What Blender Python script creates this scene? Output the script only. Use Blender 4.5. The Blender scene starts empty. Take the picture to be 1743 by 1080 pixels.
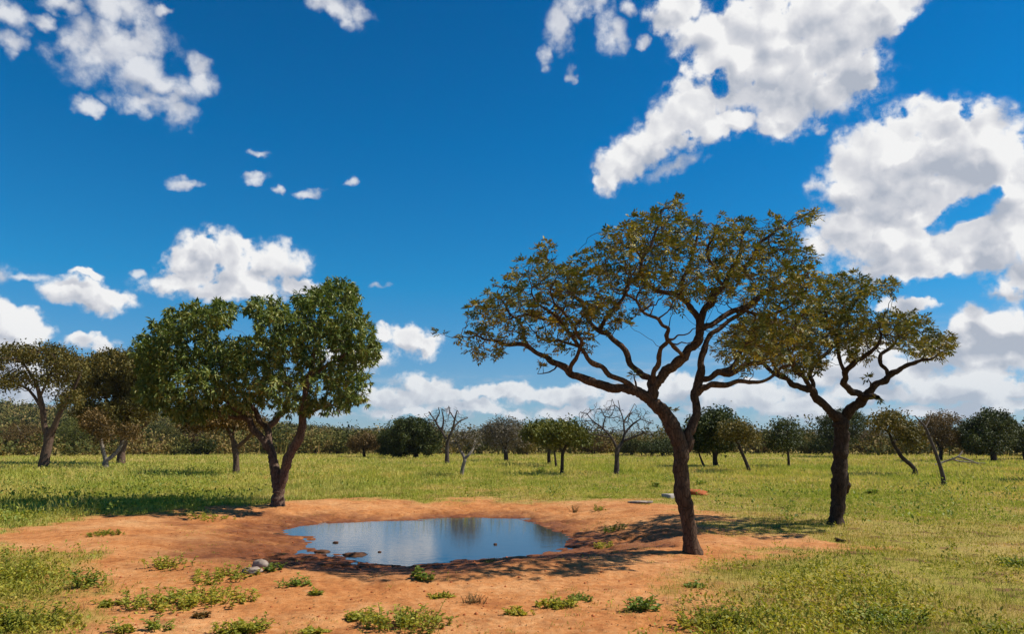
import bpy, math
import numpy as np
from math import radians as R, sin, cos, pi

RNG = np.random.default_rng(11)
sc = bpy.context.scene
col = sc.collection

# ------------------------------------------------------------------ camera
LENS, CAM_Z, HORIZON = 26.0, 1.7, 757.0
FPX = 1743 * LENS / 36.0
PITCH = math.atan((HORIZON - 540) / FPX)
cam_d = bpy.data.cameras.new('camera')
cam_d.lens = LENS; cam_d.sensor_width = 36; cam_d.sensor_fit = 'HORIZONTAL'
cam_d.clip_start = 0.1; cam_d.clip_end = 20000
cam = bpy.data.objects.new('camera', cam_d); col.objects.link(cam)
cam.location = (0, 0, CAM_Z); cam.rotation_euler = (pi / 2 + PITCH, 0, 0)
sc.camera = cam

# ------------------------------------------------------------------ light
SUN_EL, SUN_AZ = R(51), R(86)            # azimuth measured from +Y (view direction) towards +X
sun_d = bpy.data.lights.new('sun', 'SUN')
sun_d.energy = 4.6; sun_d.angle = R(0.5); sun_d.color = (1.0, 0.94, 0.84)
sun = bpy.data.objects.new('sun', sun_d); col.objects.link(sun)
sun.rotation_euler = (pi / 2 - SUN_EL, 0, -SUN_AZ + pi)
sc.view_settings.view_transform = 'Standard'
sc.view_settings.look = 'None'
sc.view_settings.exposure = 0.3
sc.view_settings.gamma = 1.0
sc.view_settings.use_curve_mapping = False
SKY_STRENGTH = 0.066
sc.cycles.max_bounces = 4; sc.cycles.transparent_max_bounces = 4
sc.cycles.transmission_bounces = 3; sc.cycles.diffuse_bounces = 2; sc.cycles.glossy_bounces = 2; sc.cycles.volume_bounces = 0
sc.cycles.use_denoising = True


def pix_dir(px, py):
    x = (np.asarray(px, float) - 871.5) / FPX
    y = (540 - np.asarray(py, float)) / FPX
    return np.stack([x + 0 * y, cos(PITCH) - y * sin(PITCH), sin(PITCH) + y * cos(PITCH)], -1)


def at(px, py, Y):
    """point seen at a photo pixel, Y metres ahead"""
    d = pix_dir(px, py)
    return np.array([0, 0, CAM_Z]) + d * (np.asarray(Y, float) / d[..., 1])[..., None]


def on_plane(px, py, z=0.0):
    d = pix_dir(px, py)
    t = (z - CAM_Z) / d[..., 2]
    return np.array([0, 0, CAM_Z]) + d * t[..., None]


def azel(px, py):
    d = pix_dir(px, py); d = d / np.linalg.norm(d, axis=-1, keepdims=True)
    return math.degrees(math.atan2(d[0], d[1])), math.degrees(math.asin(d[2]))


# ------------------------------------------------------------------ node helper
class NT:
    def __init__(self, tree):
        self.t = tree; tree.nodes.clear()

    def n(self, kind, ins=None, **props):
        nd = self.t.nodes.new(kind)
        for k, v in props.items(): setattr(nd, k, v)
        for k, v in (ins or {}).items():
            s = nd.inputs[k]
            if isinstance(v, bpy.types.NodeSocket): self.t.links.new(v, s)
            else: s.default_value = v
        return nd

    def math(self, op, a, b=0.0, c=0.0, clamp=False):
        return self.n('ShaderNodeMath', {0: a, 1: b, 2: c}, operation=op, use_clamp=clamp).outputs[0]

    def vmath(self, op, a, b=(0, 0, 0)):
        nd = self.n('ShaderNodeVectorMath', {0: a}, operation=op)
        if isinstance(b, (int, float)) : nd.inputs['Scale'].default_value = b
        elif isinstance(b, bpy.types.NodeSocket): self.t.links.new(b, nd.inputs[3] if op == 'SCALE' else nd.inputs[1])
        else: nd.inputs[1].default_value = b
        return nd.outputs['Value'] if op in ('DOT_PRODUCT', 'LENGTH') else nd.outputs[0]

    def mix(self, f, a, b, blend='MIX'):
        nd = self.n('ShaderNodeMix', data_type='RGBA', blend_type=blend)
        for i, v in ((0, f), (6, a), (7, b)):
            if isinstance(v, bpy.types.NodeSocket): self.t.links.new(v, nd.inputs[i])
            else: nd.inputs[i].default_value = v if i == 0 else (tuple(v) + (1,))[:4]
        return nd.outputs[2]

    def ramp(self, f, stops, interp='LINEAR'):
        nd = self.n('ShaderNodeValToRGB', {0: f}); nd.color_ramp.interpolation = interp
        els = nd.color_ramp.elements
        while len(els) < len(stops): els.new(0.5)
        for e, (p, c) in zip(els, stops):
            e.position = p; e.color = (tuple(c) + (1,))[:4] if hasattr(c, '__len__') else (c, c, c, 1)
        return nd.outputs[0]

    def smooth(self, x, lo, hi, to0=0.0, to1=1.0):
        return self.n('ShaderNodeMapRange', {0: x, 1: lo, 2: hi, 3: to0, 4: to1}, interpolation_type='SMOOTHSTEP').outputs[0]

    def noise(self, vec, scale, detail=4.0, rough=0.5, dist=0.0, color=False):
        nd = self.n('ShaderNodeTexNoise', {'Scale': scale, 'Detail': detail, 'Roughness': rough, 'Distortion': dist})
        if vec is not None: self.t.links.new(vec, nd.inputs['Vector'])
        return nd.outputs['Color' if color else 0]


# ------------------------------------------------------------------ sky with cumulus
# cloud puffs: photo pixel x, y, half width, half height, tilt in degrees
CUMULUS = [
    # big diagonal bank
    (1345, 30, 200, 62, 0), (1245, 110, 85, 75, 20), (1180, 190, 85, 62, 40), (1125, 235, 65, 42, 40), (1062, 280, 44, 40, 0),
    (1040, 305, 30, 32, 0), (1350, 130, 145, 90, 0), (1430, 115, 85, 48, 0), (1325, 195, 52, 42, 0), (1440, 55, 110, 56, 20),
    (1510, 15, 85, 40, 20), (1150, 22, 50, 40, 0), (1250, 205, 48, 26, 0), (1470, 130, 40, 22, 10), (1095, 255, 50, 40, 40),
    # big right cumulus
    (1520, 265, 110, 80, 15), (1605, 240, 110, 66, 0), (1690, 275, 110, 72, -10), (1455, 320, 72, 62, 20), (1550, 340, 140, 62, 0),
    (1440, 385, 75, 44, 0), (1490, 405, 120, 42, 0), (1650, 415, 130, 62, 0), (1570, 440, 150, 38, 0), (1735, 350, 60, 85, 0),
    (1620, 195, 56, 26, 0), (1790, 300, 90, 90, 0), (1780, 420, 90, 60, 0), (1712, 490, 44, 30, 0), (1740, 480, 40, 28, 0),
    # cloud above the green tree
    (368, 432, 66, 36, 0), (452, 450, 72, 34, 5), (325, 448, 52, 26, 0), (385, 488, 130, 28, 0), (298, 480, 44, 20, 0), (505, 490, 44, 17, 0),
    (345, 420, 40, 22, 0), (395, 455, 66, 44, 0), (400, 470, 90, 36, 0),
    (155, 505, 74, 27, -4), (142, 470, 28, 9, 0), (190, 510, 38, 18, 0),
    # left edge
    (30, 555, 62, 28, 0), (5, 585, 60, 24, 0), (-20, 540, 50, 40, 0), (165, 588, 52, 18, 0), (60, 650, 120, 36, 0), (0, 620, 70, 24, 0),
    # small ones between the trees
    (600, 612, 60, 24, 0), (690, 580, 46, 24, 0), (725, 582, 30, 22, 0), (652, 572, 26, 18, 0),
    # band above the horizon
    (725, 662, 56, 32, 0), (690, 678, 64, 24, 0), (655, 676, 46, 22, 0), (760, 680, 60, 18, 0), (832, 675, 42, 15, 0), (915, 672, 80, 18, 0),
    (1000, 672, 66, 20, 0), (885, 706, 24, 12, 0), (790, 698, 70, 12, 0), (960, 700, 70, 12, 0), (1060, 690, 60, 20, 0),
    (1160, 665, 70, 30, 0), (1250, 680, 90, 26, 0), (1350, 690, 110, 26, 0), (1310, 665, 60, 24, 0), (680, 705, 60, 10, 0),
    # right hand bank
    (1548, 522, 46, 16, 0), (1655, 548, 34, 26, 0), (1695, 565, 62, 36, 0), (1745, 570, 60, 46, 0), (1620, 600, 90, 34, 0), (1700, 610, 110, 36, 0),
    (1520, 640, 110, 28, 0), (1620, 655, 140, 26, 0), (1720, 665, 120, 22, 0), (1480, 672, 120, 18, 0), (1420, 640, 80, 26, 0),
    (1650, 695, 140, 13, 0), (1800, 620, 120, 60, 0), (1480, 600, 70, 26, 0),
    # outside the frame
    (-250, 300, 150, 60, 10), (2050, 200, 180, 90, 10), (2000, 560, 200, 60, 0), (-200, 600, 160, 40, 0), (-420, 520, 150, 50, 0),
]
WISPS = [
    (200, 82, 105, 66, 0), (160, 90, 84, 52, 0), (235, 128, 110, 52, -25), (285, 148, 62, 30, -20), (345, 128, 26, 42, 30), (312, 190, 36, 24, 0),
    (205, 8, 74, 44, 0), (118, 78, 56, 30, 20), (142, 178, 24, 20, 0), (240, 175, 60, 26, 0), (285, 14, 22, 12, 0),
    (8, 25, 36, 32, 0), (14, 78, 24, 26, 0), (75, 36, 30, 16, 0), (110, 8, 40, 20, 0),
    (562, 4, 52, 22, -10), (604, 20, 34, 26, -20), (955, 48, 24, 44, 0), (990, 12, 54, 26, 20), (1040, 55, 24, 44, 0), (932, 106, 14, 24, 0),
    (976, 124, 11, 14, 0), (1068, 14, 18, 18, 0), (1430, 180, 18, 14, 0), (1400, 222, 12, 9, 0), (1090, 70, 14, 14, 0),
    (316, 309, 34, 11, 0), (432, 306, 29, 10, 12), (532, 331, 28, 9, 12), (645, 489, 20, 8, 0), (440, 258, 26, 7, 10), (478, 325, 12, 8, 0),
    (235, 460, 18, 8, 0), (50, 475, 60, 10, 0), (0, 470, 30, 18, 0), (600, 320, 12, 10, 0), (1150, 290, 60, 20, 20),
]
HOLES = [(1230, 138, 11, 18, -20), (1625, 364, 46, 12, 14), (1690, 332, 18, 10, 0),
         (1610, 480, 60, 16, 0)]
SHADES = [(1370, 120, 130, 70, 0, .55), (1420, 60, 120, 50, 0, .45), (1250, 130, 60, 60, 30, .3), (1570, 325, 150, 55, 15, .7), (1450, 360, 70, 45, 0, .55),
          (1660, 350, 110, 60, 0, .55), (1560, 440, 160, 26, 0, .75), (1700, 430, 110, 50, 0, .85), (400, 478, 130, 18, 0, .45), (330, 462, 60, 12, 0, .5),
          (455, 462, 70, 14, 0, .55), (160, 522, 70, 14, 0, .6), (30, 574, 70, 16, 0, .6), (700, 596, 70, 9, 0, .4), (690, 695, 90, 12, 0, .45),
          (800, 697, 90, 11, 0, .5), (930, 690, 120, 9, 0, .5), (1250, 700, 200, 16, 0, .6), (1700, 600, 120, 20, 0, .85), (1600, 625, 140, 16, 0, .7),
          (1640, 680, 200, 20, 0, .7), (1480, 690, 160, 14, 0, .7), (1720, 500, 50, 14, 0, .5), (1640, 575, 50, 14, 0, .8), (200, 110, 120, 50, 0, .3), (60, 660, 130, 30, 0, .5)]

world = bpy.data.worlds.new('World'); sc.world = world; world.use_nodes = True
W = NT(world.node_tree)
gen = W.n('ShaderNodeTexCoord').outputs['Generated']
sep = W.n('ShaderNodeSeparateXYZ', {0: gen})
az = W.math('MULTIPLY', W.math('ARCTAN2', sep.outputs[0], sep.outputs[1]), 180 / pi)
el = W.math('MULTIPLY', W.math('ARCSINE', sep.outputs[2]), 180 / pi)
P0 = W.n('ShaderNodeCombineXYZ', {0: az, 1: el}).outputs[0]
deg = W.vmath('SCALE', gen, 180 / pi)
warpA = W.vmath('SCALE', W.vmath('SUBTRACT', W.noise(deg, 0.28, 3, 0.6, color=True), (0.5, 0.5, 0.5)), 2.4)
warpB = W.vmath('SCALE', W.vmath('SUBTRACT', W.noise(deg, 0.9, 3, 0.6, color=True), (0.5, 0.5, 0.5)), 1.0)
PW = W.vmath('ADD', P0, W.vmath('ADD', warpA, warpB))
PH = W.vmath('ADD', P0, warpB)


def puff(vec, px, py, rx, ry, tilt, k):
    a, e = azel(px, py)
    ax, _ = azel(px + 4, py); _, ey = azel(px, py - 4)
    m = W.n('ShaderNodeMapping', {'Vector': vec, 'Location': (a, e, 0), 'Rotation': (0, 0, R(tilt)),
                                  'Scale': (max(.05, (ax - a) / 4 * rx * k), max(.05, (ey - e) / 4 * ry * k), 1)}, vector_type='TEXTURE')
    return W.n('ShaderNodeTexGradient', {0: m.outputs[0]}, gradient_type='SPHERICAL').outputs[1]


def field(vec, puffs, k, smooth=0.0):
    f = None
    for q in puffs:
        v = puff(vec, *q[:5], k)
        if len(q) > 5: v = W.math('MULTIPLY', v, q[5])
        f = v if f is None else (W.math('SMOOTH_MAX', f, v, smooth) if smooth else W.math('MAXIMUM', f, v))
    return f


wd = W.vmath('ADD', deg, W.vmath('SCALE', W.vmath('SUBTRACT', W.noise(deg, 1.1, 3, 0.6, color=True), (0.5, 0.5, 0.5)), 0.9))


def lumps(vec, scale, detail):
    """rounded billows parted by creases"""
    n = W.noise(vec, scale, detail, 0.5)
    return W.math('MINIMUM', W.math('MULTIPLY', W.math('ABSOLUTE', W.math('SUBTRACT', n, 0.5)), 4.5), 1.0)


fbig = W.noise(deg, 0.33, 6, 0.62)
lump0 = lumps(wd, 0.30, 1.5)
lump1 = lumps(W.vmath('ADD', wd, (0.50, 0.0, 0.62)), 0.30, 1.5)
soft0 = W.noise(deg, 0.30, 1, 0.5)
soft1 = W.noise(W.vmath('ADD', deg, (0.8, 0.0, 1.0)), 0.30, 1, 0.5)
fine = W.noise(deg, 1.3, 5, 0.62)
nz = W.math('ADD', W.math('MULTIPLY', fbig, 0.55), W.math('ADD', W.math('MULTIPLY', lump0, 0.25), W.math('MULTIPLY', fine, 0.25)))
fc = field(PW, CUMULUS, 1.5, 0.06)
fh = field(PW, HOLES, 1.9)
fw = field(PW, WISPS, 1.42)
cum = W.math('ADD', W.math('SUBTRACT', W.math('SUBTRACT', W.math('MULTIPLY', fc, 1.45), 0.16), W.math('MULTIPLY', fh, 1.0)), W.math('MULTIPLY', W.math('SUBTRACT', nz, 0.475), 1.8))
dens_c = W.math('MAXIMUM', W.smooth(cum, 0.14, 0.58), W.math('MULTIPLY', W.smooth(cum, -0.12, 0.45), W.smooth(fine, 0.36, 0.66, 0.0, 0.6)))
wis = W.math('ADD', W.math('SUBTRACT', W.math('MULTIPLY', fw, 1.35), 0.20), W.math('MULTIPLY', W.math('SUBTRACT', nz, 0.44), 2.2))
dens_w = W.math('MULTIPLY', W.smooth(wis, 0.08, 1.0), 0.80)
dens_w = W.math('MULTIPLY', dens_w, W.smooth(fw, 0.0, 0.22))
dens_c = W.math('MULTIPLY', dens_c, W.smooth(fc, 0.10, 0.26))
dens = W.math('MAXIMUM', dens_c, dens_w)
emb = W.math('ADD', W.math('MULTIPLY', W.math('SUBTRACT', lump1, lump0), 0.75), W.math('MULTIPLY', W.math('SUBTRACT', soft1, soft0), 2.2))
over = W.math('SUBTRACT', field(W.vmath('ADD', PW, (0.55, 0.85, 0)), CUMULUS, 1.5, 0.06), fc)
under = W.math('MULTIPLY', W.smooth(over, -0.22, 0.26), 0.62)
core = W.math('MULTIPLY', W.smooth(cum, 0.45, 1.0), 0.22)
shade = W.math('ADD', W.math('MULTIPLY', W.smooth(field(PW, SHADES, 1.6), 0.0, 1.1), W.math('ADD', 0.2, W.math('MULTIPLY', fbig, 1.25))), W.math('ADD', emb, W.math('SUBTRACT', W.math('ADD', core, under), 0.14)))
shade = W.math('ADD', shade, 0.02, clamp=True)
K = 0.82 / SKY_STRENGTH
cloud_col = W.ramp(shade, [(0.0, (0.90 * K, 0.90 * K, 0.90 * K)), (0.4, (0.68 * K, 0.69 * K, 0.73 * K)), (1.0, (0.43 * K, 0.47 * K, 0.55 * K))])
sky = W.n('ShaderNodeTexSky', sky_type='NISHITA', sun_disc=False, sun_elevation=SUN_EL, sun_rotation=SUN_AZ,
          altitude=1200, air_density=1.0, dust_density=0.4, ozone_density=2.0)
el01 = W.math('DIVIDE', el, 60.0, clamp=True)
tint = W.ramp(el01, [(0.0, (0.62, 0.84, 1.15)), (0.09, (0.50, 0.92, 1.22)), (0.2, (0.10, 1.02, 1.42)), (0.38, (0.0, 0.92, 1.47)), (0.6, (0.0, 0.76, 1.32)), (0.72, (0.06, 0.36, 0.58)), (1.0, (0.10, 0.17, 0.24))])
sky_col = W.mix(1.0, sky.outputs[0], tint, 'MULTIPLY')
# thin layered cloud low over the horizon, and the air in front of far clouds
layer = W.noise(W.vmath('MULTIPLY', P0, (0.16, 0.75, 1)), 1.0, 6, 0.6)
side = W.smooth(az, -8, 24)
band = W.math('MULTIPLY', W.smooth(el, 0.5, 2.2), W.math('SUBTRACT', 1.0, W.smooth(el, 3.5, W.math('ADD', 5.5, W.math('MULTIPLY', side, 5.0)))))
band = W.math('MULTIPLY', band, W.smooth(layer, W.math('SUBTRACT', 0.50, W.math('MULTIPLY', side, 0.08)), 0.66))
sky_col = W.mix(W.math('MULTIPLY', band, 0.7), sky_col, W.mix(W.smooth(layer, 0.5, 0.75), (0.46 * K, 0.53 * K, 0.62 * K), (0.70 * K, 0.73 * K, 0.77 * K)))
far_air = W.math('MULTIPLY', W.math('SUBTRACT', 1.0, W.smooth(el, 0.5, 9.0)), 0.38)
cloud_col = W.mix(far_air, cloud_col, (0.42 * K, 0.54 * K, 0.66 * K))
final = W.mix(dens, sky_col, cloud_col)
bg = W.n('ShaderNodeBackground', {0: final, 1: SKY_STRENGTH})
W.n('ShaderNodeOutputWorld', {0: bg.outputs[0]})
world.cycles.sampling_method = 'MANUAL'; world.cycles.sample_map_resolution = 1024


# ------------------------------------------------------------------ numeric noise
def _hash(i, j, s):
    h = (i * 374761393 + j * 668265263 + s * 1442695041) & 0xFFFFFFFF
    h = ((h ^ (h >> 13)) * 1274126177) & 0xFFFFFFFF
    return ((h ^ (h >> 16)) & 0xFFFF) / 65535.0


def vnoise(x, y, s=0):
    i = np.floor(x).astype(np.int64); j = np.floor(y).astype(np.int64)
    u = x - i; v = y - j; u = u * u * (3 - 2 * u); v = v * v * (3 - 2 * v)
    return ((_hash(i, j, s) * (1 - u) + _hash(i + 1, j, s) * u) * (1 - v) +
            (_hash(i, j + 1, s) * (1 - u) + _hash(i + 1, j + 1, s) * u) * v)


def fbm(x, y, s=0, o=4):
    a, t, n = 0.5, 0.0, 0.0
    for k in range(o):
        t = t + a * vnoise(x * 2 ** k, y * 2 ** k, s + k); n += a; a *= 0.5
    return t / n


def sstep(a, b, x):
    t = np.clip((x - a) / (b - a), 0, 1); return t * t * (3 - 2 * t)


def sdist(x, y, poly):
    """signed distance to a polygon, negative inside"""
    d = np.full(x.shape, 1e9); ins = np.zeros(x.shape, bool)
    n = len(poly)
    for k in range(n):
        ax, ay = poly[k]; bx, by = poly[(k + 1) % n]
        ex, ey = bx - ax, by - ay
        t = np.clip(((x - ax) * ex + (y - ay) * ey) / (ex * ex + ey * ey), 0, 1)
        d = np.minimum(d, np.hypot(x - ax - t * ex, y - ay - t * ey))
        if ay != by:
            ins ^= ((ay > y) != (by > y)) & (x < (bx - ax) * (y - ay) / (by - ay) + ax)
    return np.where(ins, -d, d)


# ------------------------------------------------------------------ terrain functions
WATER_Z = -0.30
POND_PX = [(482, 905), (510, 897), (560, 892), (640, 889), (720, 887), (745, 883), (800, 882), (880, 884), (912, 893), (940, 905), (968, 917),
           (955, 934), (915, 944), (860, 949), (800, 951), (752, 958), (690, 964), (640, 960), (592, 953), (580, 944), (545, 944), (530, 926), (540, 914), (500, 913)]
POND = on_plane([p[0] for p in POND_PX], [p[1] for p in POND_PX], WATER_Z)[:, :2]
SOIL_PX = [(-200, 925), (0, 908), (130, 884), (300, 871), (440, 859), (520, 853), (640, 850), (780, 850), (900, 852), (1000, 853), (1080, 852), (1160, 862),
           (1215, 878), (1205, 893), (1240, 914), (1340, 916), (1440, 927), (1350, 942), (1270, 956), (1205, 972), (1165, 995), (1185, 1030), (1150, 1075),
           (1120, 1200), (1050, 1500), (250, 1500), (170, 1150), (130, 1075), (120, 1030), (150, 985), (110, 950), (0, 925), (-200, 950)]
SOIL = on_plane([p[0] for p in SOIL_PX], [p[1] for p in SOIL_PX], 0)[:, :2]
PC = POND.mean(0)


def height(x, y):
    x = np.asarray(x, float); y = np.asarray(y, float)
    s = sdist(x, y, POND) if True else 0
    ang = np.arctan2(y - PC[1], x - PC[0])
    near = np.clip(-np.sin(ang), 0, 1); far = np.clip(np.sin(ang), 0, 1); left = np.clip(-np.cos(ang), 0, 1); right = np.clip(np.cos(ang), 0, 1)
    wb = 2.9 * near ** 2 + 4.2 * far ** 2 + 3.4 * left ** 2 + 2.6 * right ** 2
    wb = wb * (0.8 + 0.4 * fbm(x * 0.5, y * 0.5, 3))
    t = np.clip(s / wb, 0, 1)
    h = np.where(s > 0, WATER_Z + (-WATER_Z) * (0.55 * t ** 0.8 + 0.45 * t * t * (3 - 2 * t)), WATER_Z - 0.28 * np.clip(-s / 1.2, 0, 1))
    h = h + 0.04 * np.exp(-((s - wb) / 0.6) ** 2) * near
    nearcam = np.exp(-np.hypot(x, y - 12) / 40)
    h = h + (fbm(x * 0.35, y * 0.35, 7) - 0.5) * 0.09 * nearcam * np.clip(s / 1.5, 0.12, 1)
    h = h + (fbm(x * 2.2, y * 2.2, 9) - 0.5) * 0.07 * nearcam * np.clip((s + 0.3) / 1.2, 0.25, 1)
    h = h - 0.05 * sstep(0.56, 0.66, fbm(x * 4.5, y * 4.5, 13, 2)) * sstep(3.2, 0.6, s) * sstep(-0.1, 0.25, s)
    h = h + (fbm(x * 9, y * 9, 15, 3) - 0.5) * (0.03 + 0.03 * sstep(2.8, 0.5, s)) * np.exp(-np.hypot(x, y) / 18)
    h = h + (fbm(x * 0.03, y * 0.03, 21, 2) - 0.5) * 0.5 * np.clip((np.hypot(x, y) - 30) / 60, 0, 1)
    return h


def soil_mask(x, y):
    d = sdist(x, y, SOIL)
    n = (fbm(x * 1.1, y * 1.1, 31, 5) - 0.5) * 2.2 + (fbm(x * 5, y * 5, 35, 3) - 0.5) * 0.8
    return sstep(0.7, -0.45, d + n * np.clip(np.hypot(x, y) / 12, 0.5, 1.4) * 0.95)


def ground_at(px, py):
    p = on_plane(px, py, 0.0)
    for _ in range(6):
        z = float(height(np.array([p[0]]), np.array([p[1]]))[0]); p = on_plane(px, py, z)
    return p


# ------------------------------------------------------------------ mesh helpers
def make_mesh(name, V, F, mat, parent=None, smooth=False, loc=None):
    V = np.ascontiguousarray(V, np.float32).reshape(-1, 3); F = np.ascontiguousarray(F, np.int32)
    me = bpy.data.meshes.new(name)
    me.vertices.add(len(V)); me.vertices.foreach_set('co', V.ravel())
    k = F.shape[1]
    me.loops.add(F.size); me.loops.foreach_set('vertex_index', F.ravel())
    me.polygons.add(len(F)); me.polygons.foreach_set('loop_start', np.arange(0, F.size, k, dtype=np.int32))
    if smooth: me.polygons.foreach_set('use_smooth', np.ones(len(F), bool))
    me.update(calc_edges=True)
    me.materials.append(mat)
    o = bpy.data.objects.new(name, me); col.objects.link(o)
    if parent is not None: o.parent = parent
    if loc is not None: o.location = loc
    return o


def tag(o, label=None, cat=None, group=None, kind=None):
    for k, v in (('label', label), ('category', cat), ('group', group), ('kind', kind)):
        if v: o[k] = v
    return o


def thing(name, label, cat, loc, group=None):
    o = bpy.data.objects.new(name, None); col.objects.link(o); o.location = loc; o.empty_display_size = 0.3
    return tag(o, label, cat, group)


def unit(v):
    return v / np.maximum(np.linalg.norm(v, axis=-1, keepdims=True), 1e-9)


def rnd_unit(n):
    return unit(RNG.normal(size=(n, 3)))


def leaves_mesh(B, D, N, L, Wd, fold=0.25):
    """one folded four-cornered leaf per row: base, direction, rough normal, length, width"""
    D = unit(D); S = unit(np.cross(D, N)); N = unit(np.cross(S, D))
    L = np.asarray(L)[:, None]; Wd = np.asarray(Wd)[:, None]
    mid = B + D * L * 0.45
    v = np.stack([B, mid + S * Wd * .5 + N * Wd * fold, B + D * L - N * L * 0.08, mid - S * Wd * .5 + N * Wd * fold], 1)
    n = len(B); i = np.arange(n)[:, None] * 4
    f = np.concatenate([i + np.array([[0, 1, 2]]), i + np.array([[0, 2, 3]])])
    return v.reshape(-1, 3), f


def blades_mesh(X, Y, Z, H, Wd, lean=0.35):
    n = len(X); a = RNG.uniform(0, 2 * pi, n); la = RNG.uniform(0, 2 * pi, n); lm = RNG.uniform(0.1, 1, n) * lean
    s = np.stack([np.cos(a), np.sin(a), 0 * a], -1); l = np.stack([np.cos(la) * lm, np.sin(la) * lm, 0 * a], -1)
    B = np.stack([X, Y, Z - 0.01], -1); H = H[:, None]; w = Wd[:, None]
    up = np.array([0, 0, 1.0])
    m = B + up * H * .55 + l * H * .35; t = B + up * H * (1 - .3 * lm[:, None]) + l * H * 1.1
    v = np.stack([B - s * w * .5, B + s * w * .5, m + s * w * .36, m - s * w * .36, t], 1)
    i = np.arange(n)[:, None] * 5
    f = np.concatenate([i + np.array([[0, 1, 2]]), i + np.array([[0, 2, 3]]), i + np.array([[3, 2, 4]])])
    return v.reshape(-1, 3), f


def join(parts):
    Vs, Fs, o = [], [], 0
    for v, f in parts:
        Vs.append(v); Fs.append(f + o); o += len(v)
    return np.concatenate(Vs), np.concatenate(Fs)


# ------------------------------------------------------------------ materials
def new_mat(name):
    m = bpy.data.materials.new(name); m.use_nodes = True
    return m, NT(m.node_tree)


def leaf_mat(name, cols, patch_scale=0.9, rough=0.5, trans=0.3, spec=0.35, trans_tint=(1.2, 1.25, 0.5), patch=0.4):
    """cols: stops of a ramp read with the leaf's own random value and a patch noise"""
    m, t = new_mat(name)
    geo = t.n('ShaderNodeNewGeometry')
    pn = t.noise(geo.outputs['Position'], patch_scale, 2, 0.5)
    pn = t.smooth(pn, 0.3, 0.7)
    f = t.math('ADD', t.math('MULTIPLY', geo.outputs['Random Per Island'], 1 - patch), t.math('MULTIPLY', pn, patch))
    c = t.ramp(f, cols)
    b = t.n('ShaderNodeBsdfPrincipled', {'Base Color': c, 'Roughness': rough, 'Specular IOR Level': spec})
    tc = t.mix(1.0, c, trans_tint, 'MULTIPLY')
    tr = t.n('ShaderNodeBsdfTranslucent', {0: tc})
    mx = t.n('ShaderNodeMixShader', {0: trans, 1: b.outputs[0], 2: tr.outputs[0]})
    t.n('ShaderNodeOutputMaterial', {0: mx.outputs[0]})
    return m


def bark_mat(name, c1, c2, scale=14.0, bump=0.6):
    m, t = new_mat(name)
    pos = t.n('ShaderNodeTexCoord').outputs['Object']
    st = t.n('ShaderNodeMapping', {'Vector': pos, 'Scale': (1, 1, 0.35)}).outputs[0]
    n1 = t.noise(st, scale, 6, 0.65); n2 = t.noise(pos, scale * 0.15, 3, 0.5)
    v = t.n('ShaderNodeTexVoronoi', {'Vector': st, 'Scale': scale * 1.6}, feature='DISTANCE_TO_EDGE').outputs[0]
    crack = t.smooth(v, 0.0, 0.12)
    f = t.math('ADD', t.math('MULTIPLY', n1, 0.75), t.math('MULTIPLY', n2, 0.35))
    c = t.ramp(f, [(0.3, c1), (0.7, c2)])
    c = t.mix(t.math('MULTIPLY', t.math('SUBTRACT', 1.0, crack), 0.55), c, tuple(0.35 * k for k in c1))
    h = t.math('ADD', t.math('MULTIPLY', crack, 0.5), n1)
    bp = t.n('ShaderNodeBump', {'Strength': bump, 'Distance': 0.02, 'Height': h})
    b = t.n('ShaderNodeBsdfPrincipled', {'Base Color': c, 'Roughness': 0.9, 'Specular IOR Level': 0.15, 'Normal': bp.outputs[0]})
    t.n('ShaderNodeOutputMaterial', {0: b.outputs[0]})
    return m


def plain_mat(name, c1, c2, scale, rough=0.9, bump=0.3, dist=0.01):
    m, t = new_mat(name)
    pos = t.n('ShaderNodeTexCoord').outputs['Object']
    n1 = t.noise(pos, scale, 6, 0.6)
    bp = t.n('ShaderNodeBump', {'Strength': bump, 'Distance': dist, 'Height': n1})
    b = t.n('ShaderNodeBsdfPrincipled', {'Base Color': t.ramp(n1, [(0.3, c1), (0.7, c2)]), 'Roughness': rough, 'Specular IOR Level': 0.2, 'Normal': bp.outputs[0]})
    t.n('ShaderNodeOutputMaterial', {0: b.outputs[0]})
    return m


def grass_mat(name, cols, dry, trans=0.35):
    m, t = new_mat(name)
    geo = t.n('ShaderNodeNewGeometry')
    pos = t.vmath('MULTIPLY', geo.outputs['Position'], (1, 0.6, 0))
    p1 = t.smooth(t.noise(pos, 0.22, 4, 0.6), 0.38, 0.62); p2 = t.noise(pos, 1.1, 3, 0.6)
    c = t.ramp(geo.outputs['Random Per Island'], cols)
    f = t.math('ADD', t.math('MULTIPLY', p1, 0.45), t.math('MULTIPLY', t.smooth(p2, 0.45, 0.7), 0.45), clamp=True)
    c = t.mix(f, c, dry)
    p3 = t.noise(pos, 0.55, 5, 0.65)
    c = t.mix(1.0, c, t.ramp(p3, [(0.30, (0.42, 0.56, 0.45)), (0.46, (0.85, 0.92, 0.8)), (0.56, (1, 1, 1)), (0.72, (1.05, 0.90, 1.0))]), 'MULTIPLY')
    p4 = t.noise(pos, 0.11, 3, 0.6)
    c = t.mix(1.0, c, t.ramp(p4, [(0.36, (0.72, 0.86, 0.75)), (0.56, (1, 1, 1)), (0.7, (0.98, 0.86, 1.0))]), 'MULTIPLY')
    b = t.n('ShaderNodeBsdfDiffuse', {0: c})
    tr = t.n('ShaderNodeBsdfTranslucent', {0: t.mix(1.0, c, (1.15, 1.2, 0.6), 'MULTIPLY')})
    mx = t.n('ShaderNodeMixShader', {0: trans, 1: b.outputs[0], 2: tr.outputs[0]})
    t.n('ShaderNodeOutputMaterial', {0: mx.outputs[0]})
    return m


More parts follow.
